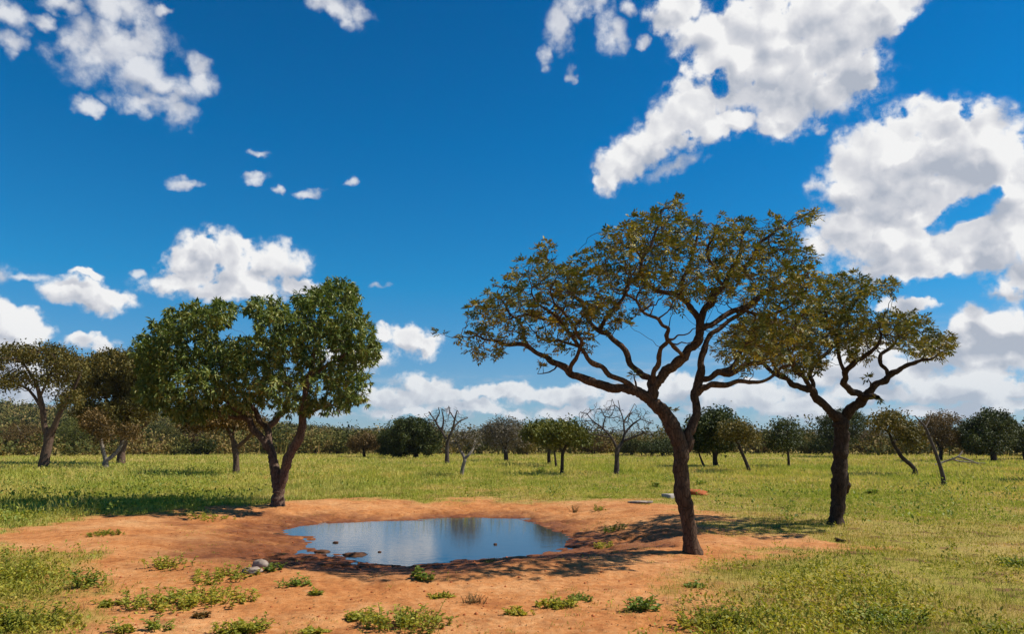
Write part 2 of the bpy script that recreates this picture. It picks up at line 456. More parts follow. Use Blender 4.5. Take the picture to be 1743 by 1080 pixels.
def ground_mat():
    m, t = new_mat('ground')
    geo = t.n('ShaderNodeNewGeometry'); pos = geo.outputs['Position']
    soil = t.n('ShaderNodeAttribute', attribute_name='soil').outputs['Fac']
    wet_shade = t.n('ShaderNodeAttribute', attribute_name='wet_shade').outputs['Fac']
    a = t.noise(pos, 0.5, 5, 0.6); b = t.noise(pos, 9, 6, 0.65); c = t.noise(pos, 60, 3, 0.6)
    f = t.math('ADD', t.math('MULTIPLY', a, 0.55), t.math('MULTIPLY', b, 0.45))
    sand = t.ramp(f, [(0.30, (0.33, 0.100, 0.028)), (0.45, (0.50, 0.195, 0.058)), (0.57, (0.58, 0.275, 0.105)), (0.72, (0.68, 0.40, 0.175))])
    sand = t.mix(t.smooth(c, 0.62, 0.75), sand, (0.25, 0.085, 0.03))
    sand = t.mix(1.0, sand, t.ramp(t.noise(pos, 2.3, 6, 0.7), [(0.34, (0.70, 0.64, 0.60)), (0.5, (1, 1, 1)), (0.68, (1.08, 1.12, 1.18))]), 'MULTIPLY')
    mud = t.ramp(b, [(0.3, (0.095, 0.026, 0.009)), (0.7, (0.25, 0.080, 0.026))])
    sand = t.mix(wet_shade, sand, mud)  # mud colour, also carrying painted shade along the near bank
    fl = t.vmath('MULTIPLY', pos, (1, 0.6, 0))
    p1 = t.smooth(t.noise(fl, 0.22, 4, 0.6), 0.38, 0.62); p2 = t.noise(fl, 1.1, 3, 0.6)
    g = t.ramp(b, [(0.3, (0.24, 0.20, 0.035)), (0.7, (0.40, 0.33, 0.065))])
    g = t.mix(t.math('ADD', t.math('MULTIPLY', p1, 0.45), t.math('MULTIPLY', t.smooth(p2, 0.45, 0.7), 0.45), clamp=True), g, (0.42, 0.28, 0.10))
    g = t.mix(t.smooth(t.noise(pos, 1.7, 5, 0.65), 0.52, 0.66), g, (0.20, 0.105, 0.045))
    colr = t.mix(soil, g, sand)
    lump = t.n('ShaderNodeTexVoronoi', {'Vector': pos, 'Scale': 11.0, 'Randomness': 1.0}, feature='SMOOTH_F1').outputs[0]
    hgt = t.math('ADD', t.math('MULTIPLY', b, 0.8), t.math('ADD', t.math('MULTIPLY', c, 0.25), t.math('MULTIPLY', lump, 0.4)))
    bp = t.n('ShaderNodeBump', {'Strength': 0.75, 'Distance': 0.05, 'Height': hgt})
    rough = t.math('SUBTRACT', 0.95, t.math('MULTIPLY', wet_shade, 0.25))
    s = t.n('ShaderNodeBsdfPrincipled', {'Base Color': colr, 'Roughness': rough, 'Specular IOR Level': 0.2, 'Normal': bp.outputs[0]})
    t.n('ShaderNodeOutputMaterial', {0: s.outputs[0]})
    return m


def water_mat():
    m, t = new_mat('water')
    pos = t.n('ShaderNodeNewGeometry').outputs['Position']
    n = t.math('ADD', t.noise(t.vmath('MULTIPLY', pos, (1, 2.0, 1)), 5, 3, 0.5), t.math('MULTIPLY', t.noise(pos, 0.8, 2, 0.5), 0.8))
    bp = t.n('ShaderNodeBump', {'Strength': 0.09, 'Distance': 0.02, 'Height': n})
    s = t.n('ShaderNodeBsdfPrincipled', {'Base Color': (0.05, 0.036, 0.024, 1), 'Roughness': 0.07, 'IOR': 1.55, 'Specular IOR Level': 0.8, 'Normal': bp.outputs[0]})
    t.n('ShaderNodeOutputMaterial', {0: s.outputs[0]})
    return m


M = {}
M['ground'] = ground_mat(); M['water'] = water_mat()
M['bark_red'] = bark_mat('bark_red', (0.030, 0.018, 0.012), (0.155, 0.092, 0.058), 13)
M['bark_dark'] = bark_mat('bark_dark', (0.020, 0.013, 0.010), (0.085, 0.055, 0.038), 13)
M['bark_brown'] = bark_mat('bark_brown', (0.045, 0.029, 0.021), (0.20, 0.13, 0.092), 12)
M['bark_far'] = plain_mat('bark_far', (0.020, 0.015, 0.012), (0.075, 0.056, 0.044), 4)
M['bark_grey'] = plain_mat('bark_grey', (0.12, 0.10, 0.085), (0.30, 0.26, 0.22), 4)
M['bark_dead'] = plain_mat('bark_dead', (0.035, 0.028, 0.024), (0.12, 0.095, 0.08), 4)
M['leaf_marula'] = leaf_mat('leaf_marula', [(0.0, (0.031, 0.038, 0.012)), (0.22, (0.090, 0.106, 0.022)), (0.48, (0.174, 0.180, 0.038)), (0.66, (0.252, 0.186, 0.058)), (0.80, (0.360, 0.264, 0.066)), (0.90, (0.552, 0.456, 0.060)), (1.0, (1.020, 0.672, 0.048))], 2.6, 0.52, 0.14, 0.22, (1.1, 1.2, 0.5), 0.5)
M['leaf_green'] = leaf_mat('leaf_green', [(0.0, (0.030, 0.055, 0.014)), (0.35, (0.105, 0.150, 0.032)), (0.7, (0.23, 0.265, 0.066)), (1.0, (0.42, 0.36, 0.12))], 1.4, 0.45, 0.16, 0.3, (1.1, 1.25, 0.5))
M['leaf_olive'] = leaf_mat('leaf_olive', [(0.0, (0.035, 0.036, 0.010)), (0.5, (0.12, 0.105, 0.022)), (1.0, (0.24, 0.17, 0.045))], 0.5, 0.6, 0.10, 0.2)
M['leaf_rust'] = leaf_mat('leaf_rust', [(0.0, (0.040, 0.030, 0.012)), (0.5, (0.13, 0.085, 0.026)), (1.0, (0.23, 0.14, 0.05))], 0.5, 0.6, 0.10, 0.2)
M['leaf_dark'] = leaf_mat('leaf_dark', [(0.0, (0.012, 0.020, 0.006)), (0.5, (0.045, 0.065, 0.014)), (1.0, (0.12, 0.13, 0.026))], 0.4, 0.6, 0.08, 0.2)
M['leaf_bright'] = leaf_mat('leaf_bright', [(0.0, (0.035, 0.045, 0.010)), (0.5, (0.11, 0.125, 0.020)), (1.0, (0.22, 0.20, 0.04))], 0.4, 0.6, 0.10, 0.2)
M['leaf_grey'] = leaf_mat('leaf_grey', [(0.0, (0.06, 0.055, 0.042)), (0.5, (0.14, 0.125, 0.095)), (1.0, (0.28, 0.24, 0.19))], 0.4, 0.7, 0.08, 0.1)
M['leaf_wood'] = leaf_mat('leaf_wood', [(0.0, (0.025, 0.031, 0.010)), (0.35, (0.079, 0.088, 0.021)), (0.6, (0.194, 0.166, 0.042)), (0.8, (0.246, 0.157, 0.060)), (1.0, (0.421, 0.334, 0.124))], 0.14, 0.7, 0.06, 0.1, patch=0.65)
M['grass_field'] = grass_mat('grass_field', [(0.0, (0.31, 0.32, 0.045)), (0.5, (0.52, 0.48, 0.09)), (1.0, (0.68, 0.58, 0.17))], (0.72, 0.57, 0.24))
M['grass_short'] = grass_mat('grass_short', [(0.0, (0.17, 0.21, 0.028)), (0.55, (0.37, 0.36, 0.06)), (1.0, (0.58, 0.48, 0.13))], (0.60, 0.39, 0.15))
M['weed'] = leaf_mat('weed', [(0.0, (0.135, 0.158, 0.023)), (0.5, (0.304, 0.304, 0.040)), (0.85, (0.517, 0.427, 0.062)), (1.0, (0.585, 0.360, 0.101))], 0.8, 0.6, 0.3, 0.25)
M['weed_green'] = leaf_mat('weed_green', [(0.0, (0.104, 0.156, 0.026)), (0.6, (0.234, 0.299, 0.046)), (1.0, (0.442, 0.429, 0.078))], 0.8, 0.55, 0.3, 0.3)
M['weed_dry'] = leaf_mat('weed_dry', [(0.0, (0.10, 0.06, 0.025)), (0.6, (0.22, 0.14, 0.06)), (1.0, (0.34, 0.24, 0.11))], 0.8, 0.8, 0.15, 0.1)
M['flower'] = leaf_mat('flower', [(0.0, (0.62, 0.48, 0.03)), (1.0, (0.75, 0.60, 0.06))], 1.0, 0.6, 0.3, 0.1, (1, 1, .6))
M['stone'] = plain_mat('stone', (0.20, 0.15, 0.12), (0.42, 0.34, 0.28), 9, 0.85, 0.5, 0.02)
M['mud'] = plain_mat('mud', (0.05, 0.022, 0.012), (0.15, 0.065, 0.03), 14, 0.7, 0.6, 0.02)
M['red_earth'] = plain_mat('red_earth', (0.30, 0.075, 0.025), (0.45, 0.14, 0.05), 8, 0.95, 0.6, 0.03)
M['concrete'] = plain_mat('concrete', (0.34, 0.29, 0.25), (0.52, 0.46, 0.40), 9, 0.9, 0.3, 0.01)
M['far_hill'] = plain_mat('far_hill', (0.030, 0.036, 0.014), (0.075, 0.075, 0.03), 0.012, 1.0, 0.0)


# ------------------------------------------------------------------ ground sheet
def build_ground():
    th = np.concatenate([np.linspace(-180, -50, 40, endpoint=False), np.linspace(-50, 50, 470, endpoint=False), np.linspace(50, 180, 41)])
    r = np.concatenate([[0.3, 2.0, 4.0], np.geomspace(5.4, 40, 330), np.geomspace(40.8, 9000, 150)])
    T, Rr = np.meshgrid(np.radians(th), r)
    x = Rr * np.sin(T); y = Rr * np.cos(T)
    z = height(x, y)
    V = np.stack([x, y, z], -1).reshape(-1, 3)
    nr, nt = x.shape
    i = np.arange(nr - 1)[:, None] * nt + np.arange(nt - 1)[None]
    F = np.stack([i, i + 1, i + nt + 1, i + nt], -1).reshape(-1, 4)[:, ::-1]
    o = make_mesh('ground', V, F, M['ground'], smooth=True)
    sm = soil_mask(V[:, 0], V[:, 1])
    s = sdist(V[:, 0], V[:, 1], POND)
    wet_shade = sstep(0.75, 0.0, s + (fbm(V[:, 0] * 2.5, V[:, 1] * 2.5, 51) - 0.5) * 1.3)
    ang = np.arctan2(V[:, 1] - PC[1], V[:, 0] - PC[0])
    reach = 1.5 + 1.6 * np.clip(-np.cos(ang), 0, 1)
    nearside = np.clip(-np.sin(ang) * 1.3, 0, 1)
    wet_shade = np.maximum(wet_shade, nearside * 0.97 * sstep(3.5, 1.6, s + (fbm(V[:, 0] * 1.2, V[:, 1] * 1.2, 59, 5) - 0.5) * 2.4))  # near-bank mud, reaching wider to paint the tree's shade darker into the soil
    wet_shade = np.maximum(wet_shade, 0.8 * sstep(1.0, 0.2, s / reach + (fbm(V[:, 0] * 1.5, V[:, 1] * 1.5, 55, 5) - 0.5) * 1.2) * (0.5 + fbm(V[:, 0] * 6, V[:, 1] * 6, 57, 3)))
    for nm, a in (('soil', np.maximum(sm, s < 0.6)), ('wet_shade', wet_shade)):
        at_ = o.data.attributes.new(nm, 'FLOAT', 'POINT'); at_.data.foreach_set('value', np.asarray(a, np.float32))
    tag(o, kind='structure')


build_ground()


def build_water():
    c = POND.mean(0); d = POND - c; L = np.linalg.norm(d, axis=1, keepdims=True)
    q = c + d * (L + 0.7) / L
    n = len(q)
    V = np.concatenate([[[c[0], c[1], WATER_Z]], np.column_stack([q, np.full(n, WATER_Z)])])
    F = np.array([[0, k + 1, (k + 1) % n + 1] for k in range(n)])
    if np.cross(q[0] - c, q[1] - c) < 0: F = F[:, ::-1]
    tag(make_mesh('water', V, F, M['water']), kind='structure')


build_water()

# ------------------------------------------------------------------ hills
HILL_PX = [(-900, 668), (-400, 672), (-100, 684), (0, 694), (60, 702), (130, 706), (300, 716), (420, 722), (540, 735), (640, 747), (740, 757), (900, 760)]
_ha = np.array([math.atan2(*pix_dir(p[0], p[1])[:2]) for p in HILL_PX])
_hs = np.array([pix_dir(p[0], p[1])[2] / np.hypot(*pix_dir(p[0], p[1])[:2]) for p in HILL_PX])


def hill_z(x, y):
    r = np.hypot(x, y); a = np.arctan2(x, y)
    top = np.interp(a, _ha, _hs) * 470 + CAM_Z
    n = (fbm(x * 0.012, y * 0.012, 61, 3) - 0.5) * 5
    return sstep(190, 470, r) * (np.maximum(top, 0) * 0.94 + n) * (1 - 0.3 * sstep(480, 800, r)) - 1.2 * (1 - sstep(180, 260, r)) - 0.3


def build_hills():
    a = np.linspace(_ha[0], _ha[-1], 150); r = np.linspace(170, 800, 60)
    T, Rr = np.meshgrid(a, r); x = Rr * np.sin(T); y = Rr * np.cos(T)
    V = np.stack([x, y, hill_z(x, y)], -1).reshape(-1, 3); nr, nt = x.shape
    i = np.arange(nr - 1)[:, None] * nt + np.arange(nt - 1)[None]
    F = np.stack([i + nt, i + nt + 1, i + 1, i], -1).reshape(-1, 4)
    tag(make_mesh('wooded_hill', V, F, M['far_hill'], smooth=True), kind='structure')
    # far ridges
    prof = [(-600, 738), (300, 736), (560, 738), (600, 736), (660, 739), (760, 741), (1000, 744), (1080, 743), (1200, 738), (1290, 741), (1380, 737), (1500, 738),
            (1650, 737), (1743, 734), (2300, 728)]
    for nm, D, lift, s in (('hills', 3200, 0, 71), ('hills', 4600, 1.0, 75)):
        pa = np.array([math.atan2(*pix_dir(p[0], p[1])[:2]) for p in prof])
        ps = np.array([pix_dir(p[0], p[1] - lift - 4)[2] / np.hypot(*pix_dir(p[0], p[1] - lift - 4)[:2]) for p in prof])
        a = np.linspace(pa[0], pa[-1], 500); r = np.linspace(D * 0.8, D * 1.15, 26)
        T, Rr = np.meshgrid(a, r); x = Rr * np.sin(T); y = Rr * np.cos(T)
        top = np.interp(T, pa, ps) * D + CAM_Z
        n = (fbm(x * 0.003, y * 0.003, s, 4) - 0.5)
        u = (Rr - D) / D
        z = (top * (1 + 0.35 * n)) * np.clip(1 - (u / 0.2) ** 2, -0.2, 1) + n * 18 * np.clip(1 - np.abs(u) / 0.15, 0, 1)
        V = np.stack([x, y, z], -1).reshape(-1, 3); nr, nt = x.shape
        i = np.arange(nr - 1)[:, None] * nt + np.arange(nt - 1)[None]
        F = np.stack([i + nt, i + nt + 1, i + 1, i], -1).reshape(-1, 4)
        tag(make_mesh(nm, V, F, M['far_hill'], smooth=True), kind='structure')


build_hills()

# ------------------------------------------------------------------ trees
def grow(pos, par, rad, attract, step, kill, iters, tropism=0.0, jitter=0.25, free_from=0):
    """space colonisation: branch nodes creep towards the crown points"""
    pos = [np.array(p) for p in pos]; par = list(par); traced = len(pos)
    P = np.array(pos); A = attract.copy()
    start = np.arange(len(P)) >= free_from
    d = np.linalg.norm(A[:, None] - P[None], axis=2); d[:, ~start] = 1e9
    near = d.argmin(1); dist = d.min(1)
    kids = {}
    for _ in range(iters):
        if not len(A): break
        order = np.argsort(near); un, idx = np.unique(near[order], return_index=True)
        dirs = unit(A - P[near])
        sums = np.add.reduceat(dirs[order], idx, axis=0)
        sums = unit(unit(sums) + RNG.normal(size=sums.shape) * jitter + np.array([0, 0, tropism]))
        new, npar = [], []
        for k, nid in enumerate(un):
            if kids.get(nid, 0) >= 4: continue
            q = P[nid] + sums[k] * step
            new.append(q); npar.append(int(nid)); kids[nid] = kids.get(nid, 0) + 1
        if not new: break
        new = np.array(new); base = len(P)
        P = np.concatenate([P, new]); par += npar
        d = np.linalg.norm(A[:, None] - new[None], axis=2)
        m = d.min(1); j = d.argmin(1); better = m < dist
        near = np.where(better, base + j, near); dist = np.where(better, m, dist)
        keep = dist > kill
        A, near, dist = A[keep], near[keep], dist[keep]
    return P, np.array(par), traced


def tubes(P, par, rad, min_r=0.0, rough=0.0):
    """branch skeleton to tapered tubes, one mesh"""
    n = len(P); ch = [[] for _ in range(n)]; roots = []
    for i, p in enumerate(par):
        (ch[p] if p >= 0 else roots).append(i)
    chains = []; stack = [(r, None) for r in roots]
    while stack:
        s, p = stack.pop(); c = [] if p is None else [p]; k = s
        while True:
            c.append(k)
            if not ch[k]: break
            srt = sorted(ch[k], key=lambda q: -rad[q])
            for o in srt[1:]: stack.append((o, k))
            k = srt[0]
        chains.append((c, p is not None))
    Vs, Fs, off = [], [], 0
    for c, side in chains:
        pts = P[c]; rr = rad[c].copy()
        if side: rr[0] = min(rr[0], rr[1] * 1.25)
        if len(pts) < 2 or rr.max() < min_r: continue
        ns = 10 if rr.max() > 0.05 else 6 if rr.max() > 0.018 else 4 if rr.max() > 0.008 else 3
        if rr.max() > 0.03 and len(pts) >= 3:       # smooth thick limbs
            m = len(pts); u = np.linspace(0, m - 1, (m - 1) * 3 + 1); i = np.clip(np.floor(u).astype(int), 0, m - 2); t = (u - i)[:, None]
            g = lambda k: pts[np.clip(k, 0, m - 1)]
            p0, p1, p2, p3 = g(i - 1), g(i), g(i + 1), g(i + 2)
            rr = rr[i] * (1 - t[:, 0]) + rr[np.clip(i + 1, 0, m - 1)] * t[:, 0]
            pts = 0.5 * (2 * p1 + (p2 - p0) * t + (2 * p0 - 5 * p1 + 4 * p2 - p3) * t * t + (3 * p1 - p0 - 3 * p2 + p3) * t ** 3)
        tg = unit(np.gradient(pts, axis=0)); a = np.cross(tg[0], [0.3, 0.9, 0.2]); a = a / np.linalg.norm(a)
        ring = []
        th = np.arange(ns) * 2 * pi / ns
        for k in range(len(pts)):
            a = a - tg[k] * (a @ tg[k]); a = a / max(np.linalg.norm(a), 1e-9); b = np.cross(tg[k], a)
            r_ = rr[k] * (1 + (RNG.uniform(-rough, rough, ns) if rr[k] > 0.025 else 0))
            ring.append(pts[k] + (np.cos(th) * r_)[:, None] * a + (np.sin(th) * r_)[:, None] * b)
        Vs.append(np.concatenate(ring))
        m = len(pts); i = np.arange(m - 1)[:, None] * ns + np.arange(ns)[None]; j = np.arange(m - 1)[:, None] * ns + (np.arange(ns)[None] + 1) % ns
        Fs.append(np.stack([i, j, j + ns, i + ns], -1).reshape(-1, 4) + off); off += m * ns
    return np.concatenate(Vs), np.concatenate(Fs)


def trace(limbs, Y0, depth, kink=0.0):
    """limbs: lists of (px, py, half width px[, depth m]); a limb starts at the nearest node of those before it"""
    pos, par, rad = [], [], []
    for li, limb in enumerate(limbs):
        dz = 0.0; prev = -1
        goal = RNG.uniform(-1, 1) * depth if li else 0.0
        if li:
            p0 = at(limb[0][0], limb[0][1], Y0)
            flat = np.array([(q[0] * Y0 / q[1], (q[2] - CAM_Z) * Y0 / q[1]) for q in pos])
            prev = int(np.linalg.norm(flat - np.array([p0[0], p0[2] - CAM_Z]), axis=1).argmin()); dz = pos[prev][1] - Y0
        if kink:
            bent = [limb[0]]
            for q0, q1 in zip(limb[:-1], limb[1:]):
                dx, dy = q1[0] - q0[0], q1[1] - q0[1]; o = RNG.uniform(-1, 1) * kink * (1.0 if li else 0.35)
                r0 = q0[2] if len(q0) > 2 else q1[2]
                bent += [((q0[0] + q1[0]) / 2 - dy * o, (q0[1] + q1[1]) / 2 + dx * o, (r0 + q1[2]) / 2 * RNG.uniform(.88, 1.14)), q1]
            limb = bent
        pts = limb if not li else limb[1:]
        n = len(pts)
        for k, q in enumerate(pts):
            y = dz + (goal) * ((k + 1) / n) ** 1.2 if len(q) < 4 else q[3]
            pos.append(at(q[0], q[1], Y0 + y)); par.append(prev); rad.append(q[2] / FPX * (Y0 + y)); prev = len(pos) - 1
    return pos, par, rad


def crown_points(blobs, Y0, n, round_=1.0, up=False):
    w = np.array([b[2] * b[3] * (b[4] if len(b) > 4 else 1) for b in blobs], float); w /= w.sum()
    pick = RNG.choice(len(blobs), n, p=w)
    c = np.array([b[:4] for b in blobs], float)[pick]
    cx = np.array([b[0] for b in blobs]); mid = (cx.min() + cx.max()) / 2; half = (np.ptp(cx) / 2 + 40)
    u = rnd_unit(n) * RNG.uniform(0, 1, (n, 1)) ** (1 / 3)
    lim = np.array([math.sqrt(max(0.05, 1 - ((b[0] - mid) / half) ** 2)) for b in blobs])
    slot = RNG.integers(0, 3, n); jit = RNG.uniform(-0.3, 0.3, (len(blobs), 3))
    dz_b = lim[pick] * ((slot - 1) * 0.75 + jit[pick, slot])
    spread = half / FPX * Y0 * 0.62 * round_
    y = Y0 + dz_b * spread + u[:, 1] * c[:, 2] / FPX * Y0 * 1.1
    return at(c[:, 0] + u[:, 0] * c[:, 2], c[:, 1] - u[:, 2] * c[:, 3], y)


def finish_radii(P, par, rad0, traced, tip, ex=2.15):
    n = len(P); acc = np.zeros(n); rad = np.zeros(n)
    for i in range(n - 1, -1, -1):
        rad[i] = max(tip, acc[i] ** (1 / ex))
        if i < traced: rad[i] = rad0[i]
        if par[i] >= 0: acc[par[i]] += rad[i] ** ex
    for i in range(traced, n):
        rad[i] = min(rad[i], rad[par[i]] * 0.85) if par[i] >= 0 else rad[i]
        rad[i] = max(rad[i], tip * 0.8)
    return rad


def tips_of(P, par, traced, near_end=1):
    has = np.zeros(len(P), bool); has[par[par >= 0]] = True
    tip = np.where(~has)[0]; out = [tip]
    cur = tip
    for _ in range(near_end):
        cur = np.unique(par[cur]); cur = cur[(cur >= traced)]; out.append(cur)
    idx = np.unique(np.concatenate(out))
    d = unit(P[idx] - P[np.maximum(par[idx], 0)])
    return P[idx], d


def pinnate(T, D, k, rl, ll, lw, pairs=4):
    n = len(T)
    B, Dr, Nn = [], [], []
    T = np.repeat(T, k, 0); D = np.repeat(D, k, 0)
    r = unit(D * 0.55 + rnd_unit(n * k) * 0.9 + np.array([0, 0, 0.25])); L = RNG.uniform(*rl, n * k)[:, None]
    s = unit(np.cross(r, rnd_unit(n * k) * 0.35 + np.array([0, 0, 1.0]))); nn = unit(np.cross(s, r))
    for p in range(pairs):
        t = 0.3 + 0.7 * (p + 0.6) / pairs
        for sg in (-1, 1):
            B.append(T + r * L * t - np.array([0, 0, 1]) * L * 0.25 * t * t); Dr.append(unit(r * 0.55 + s * sg * 0.9 - np.array([0, 0, .15]) + rnd_unit(n * k) * 0.25)); Nn.append(nn)
    B.append(T + r * L - np.array([0, 0, 1]) * L * .25); Dr.append(r); Nn.append(nn)
    B, Dr, Nn = (np.concatenate(q) for q in (B, Dr, Nn))
    keep = RNG.uniform(size=len(B)) < 0.86
    B, Dr, Nn = B[keep], Dr[keep], Nn[keep]
    return leaves_mesh(B, Dr, Nn, RNG.uniform(*ll, len(B)), RNG.uniform(*lw, len(B)))


def rosettes(T, D, k, ll, lw, droop=0.5, spread=0.9, scatter=0.04):
    n = len(T); T = np.repeat(T, k, 0) + RNG.normal(size=(n * k, 3)) * scatter; D = np.repeat(D, k, 0)
    d = unit(D * 0.5 + rnd_unit(n * k) * spread - np.array([0, 0, droop]) * RNG.uniform(0, 1, (n * k, 1)))
    nn = unit(rnd_unit(n * k) * 0.6 + np.array([0, 0, 1.0]))
    return leaves_mesh(T, d, nn, RNG.uniform(*ll, n * k), RNG.uniform(*lw, n * k))


def tree(name, label, cat, base_px, limbs, blobs, leaf, bark, n_att, step, kill, depth, group=None, tip=0.004, jitter_=0.25, leaf_style='rosette',
         leaf_args=None, iters=60, tropism=0.05, near_end=1, round_=1.0, rough=0.06, free_from=2, min_r=0.0, flare=1.22, thin=1.0, kink=0.0, Y=None, fill=1.0):
    g = ground_at(*base_px) if Y is None else np.array(at(base_px[0], base_px[1], Y))
    Y0 = g[1]
    root = thing(name, label, cat, tuple(g), group)
    pos, par, rad = trace(limbs, Y0, depth, kink)
    rad = [q * thin * (1 + RNG.uniform(-.1, .1)) for q in rad]
    pos[0] = g - np.array([0, 0, 0.06]); rad[0] *= flare
    if blobs:
        A = crown_points(blobs, Y0, n_att, round_)
        P, par, traced = grow(pos, par, rad, A, step, kill, iters, tropism, jitter_, free_from=free_from)
    else:
        P, par, traced = np.array(pos), np.array(par), len(pos)
    r = finish_radii(P, par, np.array(rad), traced, tip)
    v, f = tubes(P, par, r, min_r, rough)
    make_mesh('trunk', v - g, f, M[bark], root, smooth=True)
    if leaf:
        T, D = tips_of(P, par, traced, near_end)
        near = np.concatenate([np.linalg.norm(q[:, None] - P[None], axis=2).argmin(1) for q in np.array_split(A, 1 + len(A) // 400)])
        pick = RNG.uniform(size=len(A)) < fill
        T = np.concatenate([T, A[pick]]); D = np.concatenate([D, unit(A - P[near])[pick]])
        la = leaf_args
        v, f = pinnate(T, D, **la) if leaf_style == 'pinnate' else rosettes(T, D, **la)
        make_mesh('crown', v - g, f, M[leaf], root)
    return root


# --- the big flat-topped tree at the water's edge
tree('flat_topped_tree', 'tall flat topped tree with yellowing leaves, its trunk on red sand beside the pond', 'tree', (1180, 942),
     [[(1180, 942, 17), (1174, 905, 16), (1166, 860, 16), (1161, 815, 16.5), (1159, 775, 17), (1154, 748, 17), (1142, 722, 15.5), (1125, 697, 14.5), (1107, 680, 13.5)],
      [(1107, 680), (1084, 667, 11), (1058, 661, 10), (1028, 657, 9.5), (1000, 648, 9), (972, 638, 8), (950, 620, 7), (930, 608, 6), (905, 595, 5.2), (880, 586, 4.6), (842, 580, 3.0), (812, 572, 1.8), (790, 574, 1.2), (748, 568, .5)],
      [(1107, 680), (1112, 662, 11), (1126, 643, 11), (1145, 625, 10.5), (1165, 608, 10), (1183, 588, 9.5), (1191, 562, 9), (1194, 542, 8.5), (1210, 517, 8), (1232, 487, 7), (1248, 455, 5.5), (1262, 420, 4), (1275, 385, 2.5)],
      [(1112, 662), (1108, 645, 7), (1086, 632, 7), (1067, 602, 6.5), (1044, 579, 6), (1020, 564, 5.2), (997, 537, 4.4), (978, 505, 3.6), (965, 470, 2.5)],
      [(1084, 667), (1053, 645, 6), (1025, 625, 5.5), (1001, 612, 5), (985, 590, 4.2), (962, 560, 3.6), (935, 530, 3), (905, 500, 2)],
      [(1112, 662), (1113, 633, 5), (1122, 606, 5), (1136, 583, 4.6), (1138, 560, 4), (1120, 543, 3.5), (1093, 530, 3), (1065, 500, 2.4)],
      [(1165, 608), (1148, 592, 4.6), (1137, 580, 4.4)],
      [(972, 638), (974, 620, 4.5), (985, 600, 4.3), (990, 580, 4), (978, 555, 3.5), (958, 530, 3), (938, 500, 2)],
      [(1191, 562), (1178, 528, 6.5), (1160, 508, 6), (1130, 498, 5), (1100, 480, 4.3), (1094, 440, 3.6), (1116, 395, 3), (1126, 358, 2.2), (1150, 343, 1.4), (1163, 334, .8)],
      [(1160, 508), (1165, 470, 4), (1180, 430, 3), (1188, 385, 2)],
      [(1191, 562), (1212, 553, 6.3), (1248, 530, 5.8), (1290, 507, 5), (1330, 488, 3.8), (1375, 468, 2.4)],
      [(1232, 487), (1262, 458, 4.5), (1292, 415, 3.5), (1322, 391, 2.8), (1350, 374, 2), (1386, 356, .9)],
      [(1159, 775), (1171, 762, 10), (1170, 740, 10), (1180, 720, 10), (1186, 698, 9.6), (1182, 674, 9.2), (1190, 646, 9), (1193, 615, 7), (1203, 582, 6), (1225, 560, 5), (1260, 535, 4), (1300, 500, 3)],
      [(1182, 674), (1194, 662, 7), (1212, 655, 6.6), (1238, 656, 5.6), (1275, 651, 4.6), (1316, 640, 3.4), (1350, 622, 2.2)],
      [(1190, 646), (1222, 634, 6.4), (1257, 630, 5.6), (1296, 618, 5), (1325, 588, 4.2), (1350, 562, 3.2), (1376, 528, 2)],
      [(1222, 634), (1243, 628, 4.6), (1257, 608, 4.2), (1284, 577, 3.6), (1318, 545, 2.6), (1350, 500, 1.6)],
      [(1020, 564), (1040, 530, 4), (1062, 505, 3.4), (1085, 470, 2.8), (1090, 430, 2)], [(1094, 440), (1065, 420, 2.4), (1045, 400, 1.6)], [(1232, 487), (1215, 455, 4), (1205, 420, 3), (1218, 385, 2)],
      [(905, 595), (890, 560, 3), (868, 535, 2.4), (850, 505, 1.6)], [(1248, 530), (1285, 535, 3.6), (1330, 530, 3), (1365, 505, 2)], [(962, 560), (930, 545, 2.8), (895, 535, 2)], [(985, 590), (950, 580, 2.6), (915, 575, 1.8)],
      [(950, 620), (935, 634, 2), (915, 637, .9)], [(1142, 722), (1146, 712, 2.5), (1143, 702, .8)], [(1084, 667), (1082, 652, 2.2), (1079, 640, .8)]],
     [(868, 532, 80, 52), (920, 490, 74, 50), (955, 560, 88, 44, .6), (822, 578, 44, 34, .8), (1000, 492, 84, 62), (1078, 440, 84, 62), (1120, 400, 68, 46), (1190, 412, 104, 52),
      (1280, 420, 84, 58), (1335, 450, 62, 56), (1240, 478, 100, 42), (1120, 490, 80, 40), (1372, 490, 44, 40), (1290, 565, 70, 44), (1345, 535, 62, 52),
      (1275, 600, 50, 32), (1040, 540, 60, 30, .5), (925, 432, 24, 20, 1.5), (1150, 347, 20, 12, 2), (1370, 364, 28, 12, 2), (1345, 590, 40, 36)],
     'leaf_marula', 'bark_red', 3200, 0.09, 0.148, 1.6, tip=0.0052, leaf_style='pinnate',
     leaf_args=dict(k=7, rl=(0.07, 0.15), ll=(0.05, 0.085), lw=(0.022, 0.036), pairs=3), free_from=17, near_end=0, fill=0.03, rough=0.12, thin=0.80, kink=0.16)

